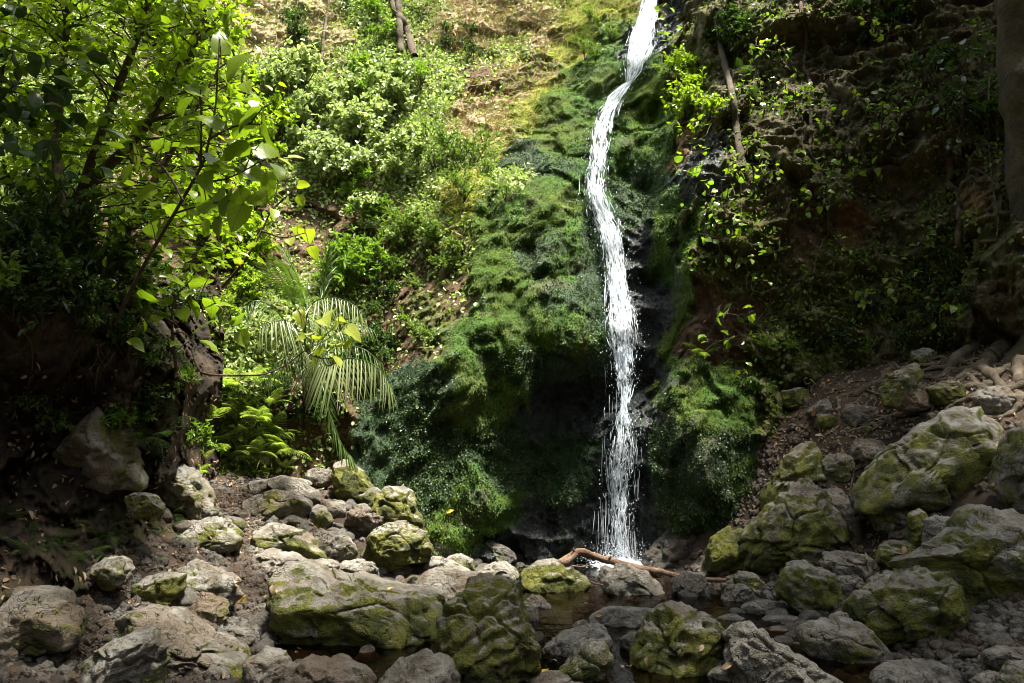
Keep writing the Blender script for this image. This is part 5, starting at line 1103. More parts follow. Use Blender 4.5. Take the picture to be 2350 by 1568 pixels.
leafy_tree('small_leaved_tree', 'dense small-leaved tree with sunlit yellow-green foliage above the earth bank',
           [[(100,760,6.2),(140,600,6.2),(190,430,6.2),(260,230,6.2),(330,40,6.2),(390,-200,6.2),(430,-420,6.2)], [(190,430,6.2),(300,330,6.1),(400,190,6.3),(470,40,6.4)], [(150,570,6.2),(130,350,6.3),(150,100,6.4),(170,-200,6.4)], [(215,720,6.6),(260,560,6.7),(350,420,6.8),(430,280,6.9),(520,120,7.0)]],
           cen, LEAF_SM, 0.115, M_LIME2, 300, 20, 0.082, 21)
# added dark-leaved tree, crown mostly out of view, shaped to shade bank and foreground
cen = []
while len(cen) < 190:
    p = np.array([rg.uniform(-7.5, -2.6), rg.uniform(0.8, 4.8), rg.uniform(4.6, 8.0)])
    q = to_pix(*p) if p[1] > 1.0 else (0, -999)
    if q[1] > -80 and q[0] > -60: continue
    cen.append(p)
while len(cen) < 290:
    x_ = rg.uniform(-4.8, -0.3); cen.append(np.array([x_, rg.uniform(1.8, 5.2 if x_ < -2.5 else 3.7), rg.uniform(5.3, 7.4)]))
for _ in range(46):
    cen.append(np.array([rg.uniform(-3.8, -1.75), rg.uniform(4.2, 5.5), rg.uniform(5.2, 6.4)]))
for _ in range(9):
    cen.append(at(rg.uniform(-90, 40), rg.uniform(40, 620), rg.uniform(4.8, 5.8)))
leafy_tree('added_shade_tree', 'added dark-leaved tree whose mostly unseen crown is there to shade the earth bank',
           [[(-220,900,5.0),(-190,640,5.0),(-190,300,5.0),(-200,-100,5.0),(-300,-500,4.9),(-320,-1100,4.8)], [(-190,640,5.0),(-60,400,5.1),(-10,150,5.2)]],
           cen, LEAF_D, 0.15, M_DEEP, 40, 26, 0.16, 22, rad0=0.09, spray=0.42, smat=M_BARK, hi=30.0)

# ================================================================== PALM
def leaflet_mesh(mat, seed):
    n = 7; V, Fc = [], []
    for i in range(n):
        x = i / (n - 1); w = 0.036 * (0.35 + 0.65 * math.sin(math.pi * min(1, x * 0.85 + 0.12))) * (1 - x ** 5); z = -0.28 * x * x
        V += [(x, -w / 2, z - w * .3), (x, 0, z + w * 0.25), (x, w / 2, z - w * .3)]
    for i in range(n - 1):
        for j in range(2): a = i * 3 + j; Fc.append((a, a + 3, a + 4, a + 1))
    return mesh_np('leaflet', V, Fc, mat, attrs={'var': np.full(len(V), 0.25 + 0.5 * (seed % 2))})
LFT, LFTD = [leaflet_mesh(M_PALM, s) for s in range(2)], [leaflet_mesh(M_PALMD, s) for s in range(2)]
palm = thing('palm', 'young palm with long drooping feather fronds at the foot of the slope', 'palm', loc=hit(715, 960, 'cg')[0])
PB = np.array(palm.location)
def frond(pts, n, L, kit, seed, droop=0.8, fwd=0.35, both=True):
    rg = np.random.default_rng(seed); C = catmull([tuple(at(*p)) for p in pts], 40)
    V, Fc = tube_np(C - PB, np.linspace(0.011, 0.003, 40), 5)
    fr = obj('frond', mesh_np('frond', V, Fc, M_PALMD), palm)
    T = qnorm(np.gradient(C, axis=0))
    for i in range(n):
        s = 0.10 + 0.88 * i / (n - 1); j = s * 39; a = C[int(j)]; t = T[int(j)]
        sidev = qnorm(np.cross(t, [0, 0, 1.0]) + np.array([1e-3, 0, 0]))
        for sg in ((-1, 1) if both else (1,)):
            D = qnorm(t * (fwd + 0.4 * s) + sidev * sg * 0.75 + np.array([0, 0, -droop]) + rg.normal(0, 0.09, 3))
            ll = L * (0.35 + 0.65 * math.sin(math.pi * min(0.97, 0.12 + s * 0.82)) ** 0.7) * rg.uniform(0.9, 1.08)
            put('leaflet', kit[rg.integers(2)], fr, a, D, qnorm(t * 0.4 + np.array([0, -0.5, 0.7]) + rg.normal(0, .15, 3)), ll, Vector(PB))
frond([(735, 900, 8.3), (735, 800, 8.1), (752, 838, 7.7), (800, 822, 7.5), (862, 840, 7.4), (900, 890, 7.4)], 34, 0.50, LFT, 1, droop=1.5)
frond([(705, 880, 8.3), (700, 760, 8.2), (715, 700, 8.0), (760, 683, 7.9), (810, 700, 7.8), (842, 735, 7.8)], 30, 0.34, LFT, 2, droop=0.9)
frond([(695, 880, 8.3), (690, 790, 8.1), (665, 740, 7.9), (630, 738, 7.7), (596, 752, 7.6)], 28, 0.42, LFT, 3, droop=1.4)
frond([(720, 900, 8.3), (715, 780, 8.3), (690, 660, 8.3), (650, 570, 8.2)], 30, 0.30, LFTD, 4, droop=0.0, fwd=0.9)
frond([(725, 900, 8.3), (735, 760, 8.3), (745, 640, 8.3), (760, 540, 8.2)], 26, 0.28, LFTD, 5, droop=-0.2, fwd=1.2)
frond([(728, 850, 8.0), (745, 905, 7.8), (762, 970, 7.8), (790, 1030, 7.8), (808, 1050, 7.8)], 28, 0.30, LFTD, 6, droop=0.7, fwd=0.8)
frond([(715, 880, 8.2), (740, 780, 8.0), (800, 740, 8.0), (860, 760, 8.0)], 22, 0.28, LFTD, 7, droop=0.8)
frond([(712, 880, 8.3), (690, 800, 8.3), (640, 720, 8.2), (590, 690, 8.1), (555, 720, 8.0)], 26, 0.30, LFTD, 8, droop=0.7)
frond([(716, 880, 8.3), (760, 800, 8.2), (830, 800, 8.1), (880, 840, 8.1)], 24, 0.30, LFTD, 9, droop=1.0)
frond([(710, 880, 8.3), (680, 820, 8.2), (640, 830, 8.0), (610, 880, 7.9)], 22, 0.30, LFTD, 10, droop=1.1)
V, Fc = tube_np(catmull([(0, 0, -0.1), (0.0, -0.3, 0.3), tuple(np.array(at(712, 860, 8.3)) - PB)], 10), np.linspace(0.05, 0.03, 10), 7, 0.2, 3)
obj('trunk', mesh_np('trunk', V, Fc, M_BARK), palm)

# ================================================================== FERNS
def fern_frond(mat, seed, npin=15, droop=0.55, wid=0.30):
    rg = np.random.default_rng(seed); parts = []; V, Fc = [], []
    xs_ = np.linspace(0, 1, 14); cur = lambda x: np.array([x * (1 - 0.12 * x), 0.02 * math.sin(x * 4 + seed), 0.25 * x - droop * x * x])
    tv, tf = tube_np(np.array([cur(x) for x in xs_]), np.linspace(0.008, 0.002, 14), 3)
    V = [tuple(v) for v in tv]; Q = [tuple(f) for f in tf.tolist()]
    for i in range(npin):
        x = 0.10 + 0.88 * i / (npin - 1); c = cur(x); ln = wid * math.sin(math.pi * (0.10 + 0.86 * x) ** 0.75) * rg.uniform(.9, 1.1) + 0.01; w = 0.46 / npin
        for s in (-1, 1):
            o = len(V)
            d = np.array([0.38, s * 0.92, -0.18]); d /= np.linalg.norm(d)
            t = np.array([1, 0, 0.1])
            m = c + d * ln * 0.5 + np.array([0, 0, 0.012]); e = c + d * ln + np.array([0, 0, -0.06 * ln / wid])
            V += [tuple(c - t * w * .25), tuple(c + t * w * .35), tuple(m + t * w * .38), tuple(m - t * w * .30), tuple(e)]
            Q += [(o, o + 1, o + 2, o + 3), (o + 3, o + 2, o + 4, o + 4)]
    V = np.array(V); tri = []
    for q in Q:
        tri.append((q[0], q[1], q[2]))
        if q[3] != q[2]: tri.append((q[0], q[2], q[3]))
    return mesh_np('frond', V, np.array(tri), mat, smooth=False, attrs={'var': np.full(len(V), rg.uniform(.2, .8))})
FFR = {'pale': [fern_frond(M_FERN, s, 15, 0.5, 0.26) for s in range(3)], 'dark': [fern_frond(M_DFERN, 10 + s) for s in range(3)], 'soft': [fern_frond(M_PALMD, 20 + s, 26, 0.5, 0.22) for s in range(2)]}
def fern(kind, px, py, L, n, label, group, seed, which='gcb', fan=1.0, down=0.0, out=0.03):
    rg = np.random.default_rng(seed); loc, nor, dist = hit(px, py, which)
    o = thing('fern', label, 'fern', loc=loc + nor * out, group=group)
    for i in range(n):
        an = rg.uniform(-1.5, 1.5) * fan; D = Vector((math.sin(an), -math.cos(an), rg.uniform(0.1, 1.6) - down))
        put('frond', FFR[kind][rg.integers(len(FFR[kind]))], o, (0, 0, 0), D, (rg.normal(0, .3), 0, 1), L * rg.uniform(.65, 1.1))
    return o
rf = random.Random(9)
for i, (px, py) in enumerate([(520, 890), (560, 925), (600, 965), (625, 1000), (560, 1010), (505, 1020), (650, 1040), (590, 1045), (480, 960), (545, 960), (620, 930), (575, 880), (530, 1055)]):
    fern('pale', px, py, rf.uniform(.32, .50), 8, 'bright pale fern on the little bank beside the path', 'ferns on the bank beside the path', i)
for i, (px, py) in enumerate([(600, 1085), (660, 1075), (470, 1060), (450, 1085)]):
    fern('pale', px, py, .22, 8, 'low tuft of fern at the top of the stony path', 'low ferns at the top of the path', 40 + i)
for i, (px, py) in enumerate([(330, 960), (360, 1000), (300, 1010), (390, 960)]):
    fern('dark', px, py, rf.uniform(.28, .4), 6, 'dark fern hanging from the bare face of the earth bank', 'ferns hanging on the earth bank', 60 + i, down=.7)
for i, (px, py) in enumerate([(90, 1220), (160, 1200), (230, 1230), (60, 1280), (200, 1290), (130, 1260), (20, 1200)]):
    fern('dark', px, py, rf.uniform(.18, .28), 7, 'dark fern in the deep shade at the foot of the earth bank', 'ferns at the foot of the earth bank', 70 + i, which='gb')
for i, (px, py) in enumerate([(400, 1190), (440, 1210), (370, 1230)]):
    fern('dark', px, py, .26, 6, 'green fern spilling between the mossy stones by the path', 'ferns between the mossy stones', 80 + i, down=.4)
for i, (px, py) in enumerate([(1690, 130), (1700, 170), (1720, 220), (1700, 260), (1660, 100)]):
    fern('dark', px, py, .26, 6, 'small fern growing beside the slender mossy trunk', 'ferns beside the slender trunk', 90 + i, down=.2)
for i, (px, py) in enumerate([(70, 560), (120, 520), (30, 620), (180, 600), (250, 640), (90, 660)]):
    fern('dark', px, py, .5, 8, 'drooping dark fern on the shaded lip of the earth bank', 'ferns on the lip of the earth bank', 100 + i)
o = fern('soft', 640, 770, .72, 8, 'grey-green tree-fern fronds arching beside the palm', None, 120, fan=1.1); o.location = at(672, 700, 8.4)
fern('pale', 1610, 815, .30, 8, 'small fern on the ledge just right of the fall', None, 130)

# ================================================================== RIGHT-HAND TREE WITH ROOTS
tree = thing('forest_tree', 'leaning mossy tree with bare roots spreading over the bank', 'tree', loc=hit(2335, 820, 'g')[0])
TB0 = np.array(tree.location); td = TB0[1]
C = catmull([tuple(TB0 + np.array([.25, 0.1, -.3])), tuple(at(2425, 760, td)), tuple(at(2405, 600, td - .05)), tuple(at(2375, 400, td - .1)), tuple(at(2350, 200, td - .2)), tuple(at(2338, 0, td - .3)), tuple(at(2320, -300, td - .5)), tuple(at(2280, -700, td - .9))], 120)
V, Fc = tube_np(C - TB0, np.interp(np.linspace(0, 1, 120), [0, .1, .2, .6, 1], [.42, .33, .27, .235, .16]), 40, 0.30, 4)
obj('trunk', mesh_np('trunk', V, Fc, M_BARK), tree)
limbs, tips = [], []
rg = np.random.default_rng(44)
for i in range(18):  # limbs and crown out of view, shaped to shade foreground and right wall
    a = C[rg.integers(84, 119)]; e = np.array([rg.uniform(0.0, 6.0), rg.uniform(1.8, 4.9), rg.uniform(6.6, 8.6)]) if i < 12 else np.array([rg.uniform(3.7, 7.6), rg.uniform(7.6, 10.2), rg.uniform(8.4, 10)])
    L_ = catmull([a, (a + e) / 2 + np.array([0, 0, .5]), e], 14); limbs.append(tube_np(L_ - TB0, np.linspace(.09, .02, 14), 7, .2, i)); tips.append(L_[5:])
V, Fc = join_np(limbs); obj('limb', mesh_np('limb', V, Fc, M_BARK), tree)
tips = np.concatenate(tips); P = tips[rg.integers(len(tips), size=15000)] + rg.normal(0, 0.5, (15000, 3)) * np.array([1, 1, .6])
q = to_pix(P[:, 0], np.maximum(P[:, 1], .5), P[:, 2]); P = P[(q[1] < -60) | (P[:, 1] < .6)]; n = len(P)
V, Fc, vv = leaf_cloud(P - TB0, rg.normal(0, 1, (n, 3)) + np.array([0, 0, -.3]), np.array([0, 0, 1.]) + rg.normal(0, .4, (n, 3)), .17 * rg.uniform(.7, 1.3, n), .09 * rg.uniform(.7, 1.3, n), rg.uniform(0, 1, n), 'oval', .12)
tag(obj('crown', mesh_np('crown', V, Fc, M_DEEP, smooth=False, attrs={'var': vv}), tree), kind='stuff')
def surf_line(pts, off, which='gc', n=40):
    """a line of pixels laid onto the ground or wall it touches"""
    dn = catmull([(a, b, 0) for a, b in pts], n); P = []
    for a, b, _ in dn:
        loc, nor, dist = hit(a, b, which); P.append(np.array(loc) + np.array(nor) * off)
    P = np.array(P); d = P[:, 1].copy(); k = np.hanning(9); k /= k.sum()
    d = np.convolve(np.concatenate([np.full(4, d[0]), d, np.full(4, d[-1])]), k, 'valid')
    return np.array([tuple(at(a, b, dd)) for (a, b, _), dd in zip(dn, d)])
ROOTS = [([(2360,690),(2343,704),(2296,740),(2271,776),(2224,801),(2188,834),(2170,859),(2134,870)], .085, .022), ([(2345,760),(2300,800),(2278,816),(2253,841),(2278,863),(2307,895),(2350,890)], .07, .03), ([(2278,820),(2253,841),(2217,855),(2195,875)], .055, .02),
         ([(2350,877),(2296,899),(2253,891),(2224,863),(2188,873),(2145,863),(2109,881),(2095,900)], .034, .014), ([(2290,880),(2246,884),(2206,891),(2170,902),(2134,931),(2094,945),(2050,962)], .036, .012), ([(2370,925),(2350,918),(2321,906),(2296,913),(2260,935),(2188,945),(2110,950)], .036, .012),
         ([(2050,868),(2030,873),(1968,902),(1936,902),(1918,909),(1922,924),(1929,956)], .032, .014), ([(1910,838),(1875,841),(1857,852),(1850,880)], .028, .012), ([(2200,880),(2170,884),(2152,888),(2130,906),(2120,925)], .026, .010), ([(1990,1000),(1983,1026),(1976,1065),(1958,1087),(1950,1137)], .020, .008),
         ([(2320,840),(2290,860),(2240,905),(2190,925),(2150,955)], .03, .012), ([(2330,900),(2340,930),(2300,955),(2230,965)], .03, .012), ([(1995,995),(1965,1010),(1962,1060),(1945,1110)], .013, .006), ([(2100,940),(2040,960),(1980,985),(1940,990)], .016, .007), ([(2060,880),(2000,890),(1940,940)], .014, .006), ([(2350,800),(2335,860),(2345,930)], .05, .03), ([(2020,905),(1990,925),(1975,960)], .013, .006), ([(2215,830),(2160,845),(2090,850),(2030,858)], .022, .01)]
rr_ = np.random.default_rng(91)
for i in range(34):
    x, y = rr_.uniform(2050, 2340), rr_.uniform(830, 930); pts = [(x, y)]; an = rr_.uniform(2.3, 3.7)
    for _ in range(rr_.integers(4, 8)):
        an += rr_.normal(0, .45); x += math.cos(an) * 30; y += -math.sin(an) * 14 + 5; pts.append((x, min(y, 1010)))
    ROOTS.append((pts, rr_.uniform(.010, .024), .004))
for i, (pts, r0, r1) in enumerate(ROOTS):
    r0, r1 = r0 * 1.5, r1 * 1.1
    P = surf_line(pts, r0 * 0.75, 'g', 44); rg = np.random.default_rng(i)
    P = P + np.stack([fbm(P * 5 + i, 2, i) * .02, fbm(P * 5 + i, 2, i + 50) * .02, fbm(P * 4 + i, 2, i + 90) * .05], 1)
    V, Fc = tube_np(P - TB0, np.linspace(r0, r1, 44) * (1 + .18 * np.sin(np.arange(44) * .9 + i)), 9, .3, i + 5)
    obj('root', mesh_np('root', V, Fc, M_ROOT), tree)

# ================================================================== TRUNKS, VINES AND ROOTS ON THE RIGHT WALL
def strand(name, label, cat, pts, r0, r1, mat, seed, which='c', off=None, group=None, extra=()):
    P = surf_line(pts, (off if off is not None else r0 * 1.2), which, 50); b = P[-1].copy()
    o = thing(name, label, cat, loc=b, group=group)
    V, Fc = tube_np(P - b, np.linspace(r0, r1, 50), 8, .22, seed); obj('trunk' if cat == 'tree' else 'stem', mesh_np('stem', V, Fc, mat), o)
    for j, (ep, e0, e1) in enumerate(extra):
        Q = surf_line(ep, e0 * 1.2, which, 26); V, Fc = tube_np(Q - b, np.linspace(e0, e1, 26), 6, .22, seed + j + 1); obj('branch', mesh_np('branch', V, Fc, mat), o)
    return o
strand('slender_tree', 'slender pale mossy trunk standing against the wall beside the fall', 'tree', [(1640,-120),(1644,0),(1648,72),(1662,144),(1680,216),(1691,306),(1706,389)], .036, .048, M_BARK, 1, off=.16)
strand('woody_vine', 'thick twisted brown vine snaking down the middle of the right wall', 'vine', [(1835,-60),(1839,29),(1850,72),(1848,120),(1844,155),(1857,180),(1860,252),(1860,324),(1857,349),(1878,382),(1889,425),(1900,461),(1900,540)], .026, .018, M_TWIG, 2, extra=[([(1846,160),(1839,202),(1841,324),(1850,350)], .012, .008), ([(1889,425),(1880,470),(1884,520)], .010, .006)])
strand('hanging_vine', 'grey vine bending left and forking towards the foot of the wall', 'vine', [(1817,464),(1824,522),(1824,546),(1817,585),(1785,629),(1767,668),(1765,697),(1727,747),(1677,780)], .012, .007, M_ROOT, 3, extra=[([(1765,697),(1764,730),(1766,765)], .007, .004)])
strand('looping_vine', 'pale vine looping down to a long root lying along the wall foot', 'vine', [(1896,542),(1875,589),(1864,643),(1859,672),(1860,722),(1886,762),(1918,774)], .014, .007, M_ROOT, 4, extra=[([(1860,722),(1830,734),(1799,744),(1738,765),(1659,787)], .012, .006), ([(1864,715),(1880,690),(1896,661),(1915,620)], .009, .006)])
strand('pale_root', 'knobbly pale root dropping down the dark wall beside the leaning tree', 'root', [(2177,353),(2181,396),(2177,425),(2199,443),(2202,497),(2199,540),(2199,578)], .045, .034, M_ROOT, 5, extra=[([(2202,545),(2242,553),(2292,551)], .028, .016), ([(2188,346),(2224,378),(2260,400),(2285,425)], .018, .010), ([(2199,560),(2185,580),(2180,600)], .022, .008)])
strand('dead_branch', 'dead mossy branch sticking out of the dark right wall', 'branch', [(2123,245),(2076,259),(2055,310),(2037,346)], .018, .028, M_BARK, 6, off=.18, extra=[([(2076,262),(2100,270),(2125,280),(2118,305)], .012, .005)])
strand('hanging_vine', 'thin dark vine dangling between the leaning tree and the pale root', 'vine', [(2270,180),(2268,300),(2278,420),(2290,500),(2285,560)], .010, .006, M_TWIG, 7, off=.2)
strand('hanging_vine', 'hair-thin vine on the wall above the litter ledge', 'vine', [(2035,520),(2024,570),(2022,640)], .005, .003, M_ROOT, 8)
strand('slender_tree', 'thin pale trunk high on the slope beside a darker one', 'tree', [(912,-120),(914,0),(917,60),(920,118)], .055, .06, M_BARK, 9, off=.3)
strand('slender_tree', 'dark forked trunk high on the sunlit slope', 'tree', [(888,-120),(900,0),(930,60),(950,130)], .06, .075, M_TWIG, 10, off=.25, extra=[([(935,70),(965,95),(975,130)], .035, .02), ([(900,0),(880,40),(875,80)], .025, .012)])
strand('slender_tree', 'thin bare trunk beside the pale outcrop high on the slope', 'tree', [(770,-100),(755,0),(742,90),(738,140)], .02, .025, M_TWIG, 11, off=.15)
for i, (p, lb) in enumerate([([(1600,420),(1590,470),(1600,540)], 'thin root hanging down the edge of the wet chute'), ([(1730,60),(1735,140),(1728,200)], 'thin dark root hanging beside the slender mossy trunk'), ([(690,900),(705,960),(700,1040)], 'thin bare root hanging in the hollow below the palm'), ([(960,560),(945,600),(960,640)], 'thin bare root on the soil face above the great mound')]):
    strand('hanging_root', lb, 'root', p, .007, .003, M_ROOT, 20 + i)

# ================================================================== SAPLINGS CATCHING LIGHT ON THE RIGHT WALL
def wall_sapling(label, px, py, w, h, n, L, kit, seed, d_off=0.35, group=None):
    rg = np.random.default_rng(seed); loc, nor, dist = hit(px, py + h * .5, 'c'); d = max(loc.y - d_off, 5)
    st = [[(px + rg.uniform(-8, 8), py + h * .5, loc.y - .03), (px, py + h * .2, d + .1), (px + rg.uniform(-.2, .2) * w, py - h * .45, d)], [(px, py + h * .1, d + .08), (px + w * .25, py, d), (px + w * .45, py - h * .1, d)], [(px, py + h * .05, d + .08), (px - w * .25, py, d), (px - w * .45, py - h * .05, d)]]
    lv = [(px + rg.uniform(-.5, .5) * w, py + rg.uniform(-.5, .35) * h) for _ in range(n)]
    return leafy('wall_sapling', label, 'sapling', st, lv, kit, L, seed, group=group, rad0=.008)
WS = [('sapling with fern-like lime leaves at the edge of the wet chute', 1590, 320, 70, 110, 26, .085, LEAF_SM), ('sapling with three broad lime leaves below the fern-like one', 1585, 395, 80, 60, 7, .15, LEAF_G), ('low leafy row of yellow-green leaves at the foot of the slender trunk', 1730, 395, 130, 50, 34, .085, LEAF_SM),
      ('green sapling standing left of the slender trunk foot', 1660, 450, 90, 80, 20, .10, LEAF_G), ('flat-topped sapling with layered leaves right of the woody vine', 1960, 390, 110, 60, 22, .10, LEAF_G), ('bright sapling hanging in front of the woody vine', 1860, 475, 100, 80, 26, .10, LEAF_G), ('sapling with pale leaves over the rusty rock', 1650, 540, 110, 110, 22, .11, LEAF_G),
      ('small sapling with pointed leaves on the olive rock', 1700, 600, 70, 50, 10, .10, LEAF_G), ('sapling with drooping light leaves in the dark recess', 1690, 720, 90, 50, 12, .11, LEAF_G), ('little sapling sprouting at the foot of the wall by the fall', 1645, 780, 80, 40, 10, .10, LEAF_G), ('thin green sapling above the woody vine bend', 1815, 375, 60, 60, 14, .09, LEAF_G),
      ('yellow-green sapling high beside the upper fall', 1560, 240, 90, 120, 46, .075, LEAF_SM), ('green sapling at the very lip beside the upper fall', 1530, 60, 60, 100, 20, .10, LEAF_G), ('sapling with a pair of round leaves on the upper right wall', 1990, 60, 60, 40, 8, .09, LEAF_G), ('leafy dark-green branch beside the leaning tree trunk', 2210, 190, 140, 220, 60, .13, LEAF_D), ('lower dark-green branch beside the leaning tree trunk', 2215, 320, 130, 110, 34, .12, LEAF_D),
      ('green seedling on the moss below the litter ledge', 1880, 885, 70, 40, 9, .08, LEAF_G), ('seedling with two leaves beside the right mossy mound', 1700, 850, 50, 30, 6, .09, LEAF_G)]
for i, a in enumerate(WS): wall_sapling(*a, seed=200 + i)
rw = np.random.default_rng(71)
for lb, n, x0, y0, x1, y1 in (('small green sapling rooted in a crevice between the slender trunk and the woody vine', 5, 1720, 60, 1830, 340), ('small green sapling rooted in a crevice beyond the woody vine', 6, 1900, 60, 2100, 330), ('small green sapling sprouting from the olive lower wall', 5, 1720, 560, 2000, 720), ('small green sapling low under the pale root', 4, 2060, 600, 2280, 740)):
    for i in range(n): wall_sapling(lb, rw.uniform(x0, x1), rw.uniform(y0, y1), rw.uniform(60, 100), rw.uniform(40, 80), int(rw.integers(9, 16)), rw.uniform(.075, .11), LEAF_G, int(rw.integers(1, 9999)), group=lb.replace('sapling', 'saplings'))
rt = np.random.default_rng(72)
for lb, n, x0, y0, x1, y1 in (('thin tangled rootlet trailing down the right wall', 16, 1640, 40, 2240, 640), ('thin rootlet hanging from the lip of the earth bank', 12, 40, 720, 410, 900)):
    for i in range(n):
        x, y = rt.uniform(x0, x1), rt.uniform(y0, y1); pts = [(x, y)]
        for _ in range(4): x += rt.normal(0, 14); y += rt.uniform(16, 40); pts.append((x, y))
        strand('hanging_root', lb, 'root', pts, rt.uniform(.003, .007), .002, M_ROOT, 500 + i, which='cb', group=lb.replace('rootlet', 'rootlets'))

# ================================================================== DETAILS ON THE STREAM
C = catmull([tuple(at(a, b, d)) for a, b, d in [(1285,1298,7.75),(1293,1290,7.75),(1322,1271,7.8),(1336,1266,7.8),(1358,1275,7.85),(1394,1286,7.9),(1430,1295,7.9),(1471,1305,7.85),(1514,1312,7.8),(1562,1324,7.7),(1610,1330,7.6),(1668,1332,7.5)]], 60)
lg = thing('fallen_branch', 'bent reddish fallen branch lying across the stones below the fall', 'branch', loc=Vector(C[-1]))
V, Fc = tube_np(C - C[-1], np.interp(np.linspace(0, 1, 60), [0, .08, .2, .6, 1], [.030, .046, .040, .032, .020]), 14, .32, 9); obj('wood', mesh_np('wood', V, Fc, M_LOG), lg)
for a, b in (((1322, 1271, 7.8), (1314, 1258, 7.75)), ((1394, 1286, 7.9), (1402, 1278, 7.85))):
    V, Fc = tube_np(catmull([np.array(at(*a)) - C[-1], np.array(at(*b)) - C[-1]], 5), np.linspace(.02, .008, 5), 6, .2, 2); obj('stub', mesh_np('stub', V, Fc, M_LOG), lg)
C = catmull([tuple(at(a, b, d)) for a, b, d in [(1352,1333,7.3),(1368,1340,7.25),(1385,1343,7.2)]], 10)
tag(obj('twig', mesh_np('twig', *tube_np(C - C[0], np.full(10, .007), 6), M_LOG), loc=Vector(C[0])), 'short bare twig between the mustard-bellied boulder and the grey wedge', 'twig')
C = catmull([tuple(at(a, b, d)) for a, b, d in [(1312,1298,7.6),(1330,1301,7.6),(1346,1300,7.6)]], 10)
tag(obj('twig', mesh_np('twig', *tube_np(C - C[0], np.full(10, .008), 6), M_LOG), loc=Vector(C[0])), 'straight little stick just below the bend of the fallen branch', 'twig')
# blade grass in the dark bank
gr = thing('grass_tuft', 'tuft of long bluish grass blades drooping out of the dark bank', 'grass', loc=hit(255, 1280, 'gb')[0]); rg = np.random.default_rng(5)
for i in range(26):
    an = rg.uniform(-1.2, 1.2); L_ = rg.uniform(.25, .5); t = np.linspace(0, 1, 9); hx = np.stack([math.sin(an) * t * L_ * .7, -math.cos(an) * t * L_ * .6, L_ * (.55 * t - .95 * t * t)], 1)
    sd_ = np.array([math.cos(an), math.sin(an), 0]) * .004; wv = (1 - t)[:, None] ** .5
    V = np.concatenate([hx - sd_ * wv, hx + sd_ * wv]); Fc = np.array([(j, j + 1, j + 10, j + 9) for j in range(8)])
    obj('blade', mesh_np('blade', V, Fc, M_GRASS, attrs={'var': np.full(18, .6)}), gr)
# cobbles
def cobble_mesh(seed):
    V, Fc = ICO[3]; rg = np.random.default_rng(seed); P = V * np.array([1, rg.uniform(.7, 1), rg.uniform(.45, .75)])
    for _ in range(6):
        n = qnorm(rg.normal(0, 1, 3)); s = P @ n; P = P - np.maximum(s - s.max() * rg.uniform(.6, .85), 0)[:, None] * n * .9
    P = P + qnorm(P) * (fbm(P * 1.5 + seed, 3, seed) * .12 + fbm(P * 6 + seed, 2, seed) * .03)[:, None]
    return mesh_np('cobble', P, Fc, M_ROCK)
COB = [cobble_mesh(s) for s in range(9)]
rg = np.random.default_rng(61)
def cobbles(n, x0, y0, x1, y1, s0, s1, label, group, wet=0.0, tint=.3, moss=.2):
    for i in range(n):
        px, py = rg.uniform(x0, x1), rg.uniform(y0, y1); loc, nor, dist = hit(px, py, 'g'); s = rg.uniform(s0, s1) * rg.uniform(.6, 1)
        o = tag(obj('cobble', COB[rg.integers(9)], loc=loc + Vector((0, 0, s * .25))), label, 'cobble', group)
        o.scale = (s, s, s); o.rotation_euler = (rg.uniform(-.5, .5), rg.uniform(-.5, .5), rg.uniform(0, 6.28)); o['wet'] = float(np.clip(wet + rg.normal(0, .12), 0, 1)); o['tint'] = float(tint * rg.uniform(0, 2)); o['moss'] = float(moss * rg.uniform(0, 2))
cobbles(26, 1050, 1255, 1330, 1300, .04, .11, 'small stone at the edge of the plunge pool', 'stones by the plunge pool', .55, .4, .1)
cobbles(36, 640, 1140, 830, 1240, .05, .13, 'pale cobble between the boulders below the leaning block', 'cobbles below the leaning block', .05, .2, .2)
cobbles(24, 540, 1290, 640, 1460, .04, .09, 'dark cobble in the stony rivulet beside the huge slab', 'cobbles in the rivulet', .4, .5, .05)
cobbles(40, 1190, 1350, 1480, 1500, .05, .13, 'wet brown cobble in the small brown pool', 'cobbles in the brown pool', .5, .6, .05)
cobbles(44, 1530, 1330, 1900, 1520, .05, .14, 'grey cobble in the shallow run below the pyramid boulder', 'cobbles in the shallow run', .35, .3, .2)
cobbles(22, 1930, 1190, 2120, 1320, .04, .10, 'brown cobble in the leaf litter gully', 'cobbles in the litter gully', .0, .6, .25)
cobbles(24, 900, 1290, 1200, 1400, .05, .12, 'grey cobble jammed between the boulders left of the plunge pool', 'cobbles jammed between boulders', .15, .3, .25)
cobbles(28, 150, 1180, 560, 1480, .05, .13, 'shaded brown cobble lying below the earth bank', 'cobbles below the earth bank', .0, .6, .3)
cobbles(28, 1900, 1420, 2350, 1568, .05, .12, 'dark cobble at the foot of the dark mossy boulder', 'cobbles at the mossy boulder', .2, .5, .2)
cobbles(24, 600, 1470, 1250, 1568, .07, .16, 'dark cobble in the hollow under the huge slab', 'cobbles under the huge slab', .3, .5, .2)
cobbles(16, 1750, 860, 2100, 1000, .03, .09, 'grey stone half sunk in the root bank', 'stones in the root bank', .0, .5, .4)
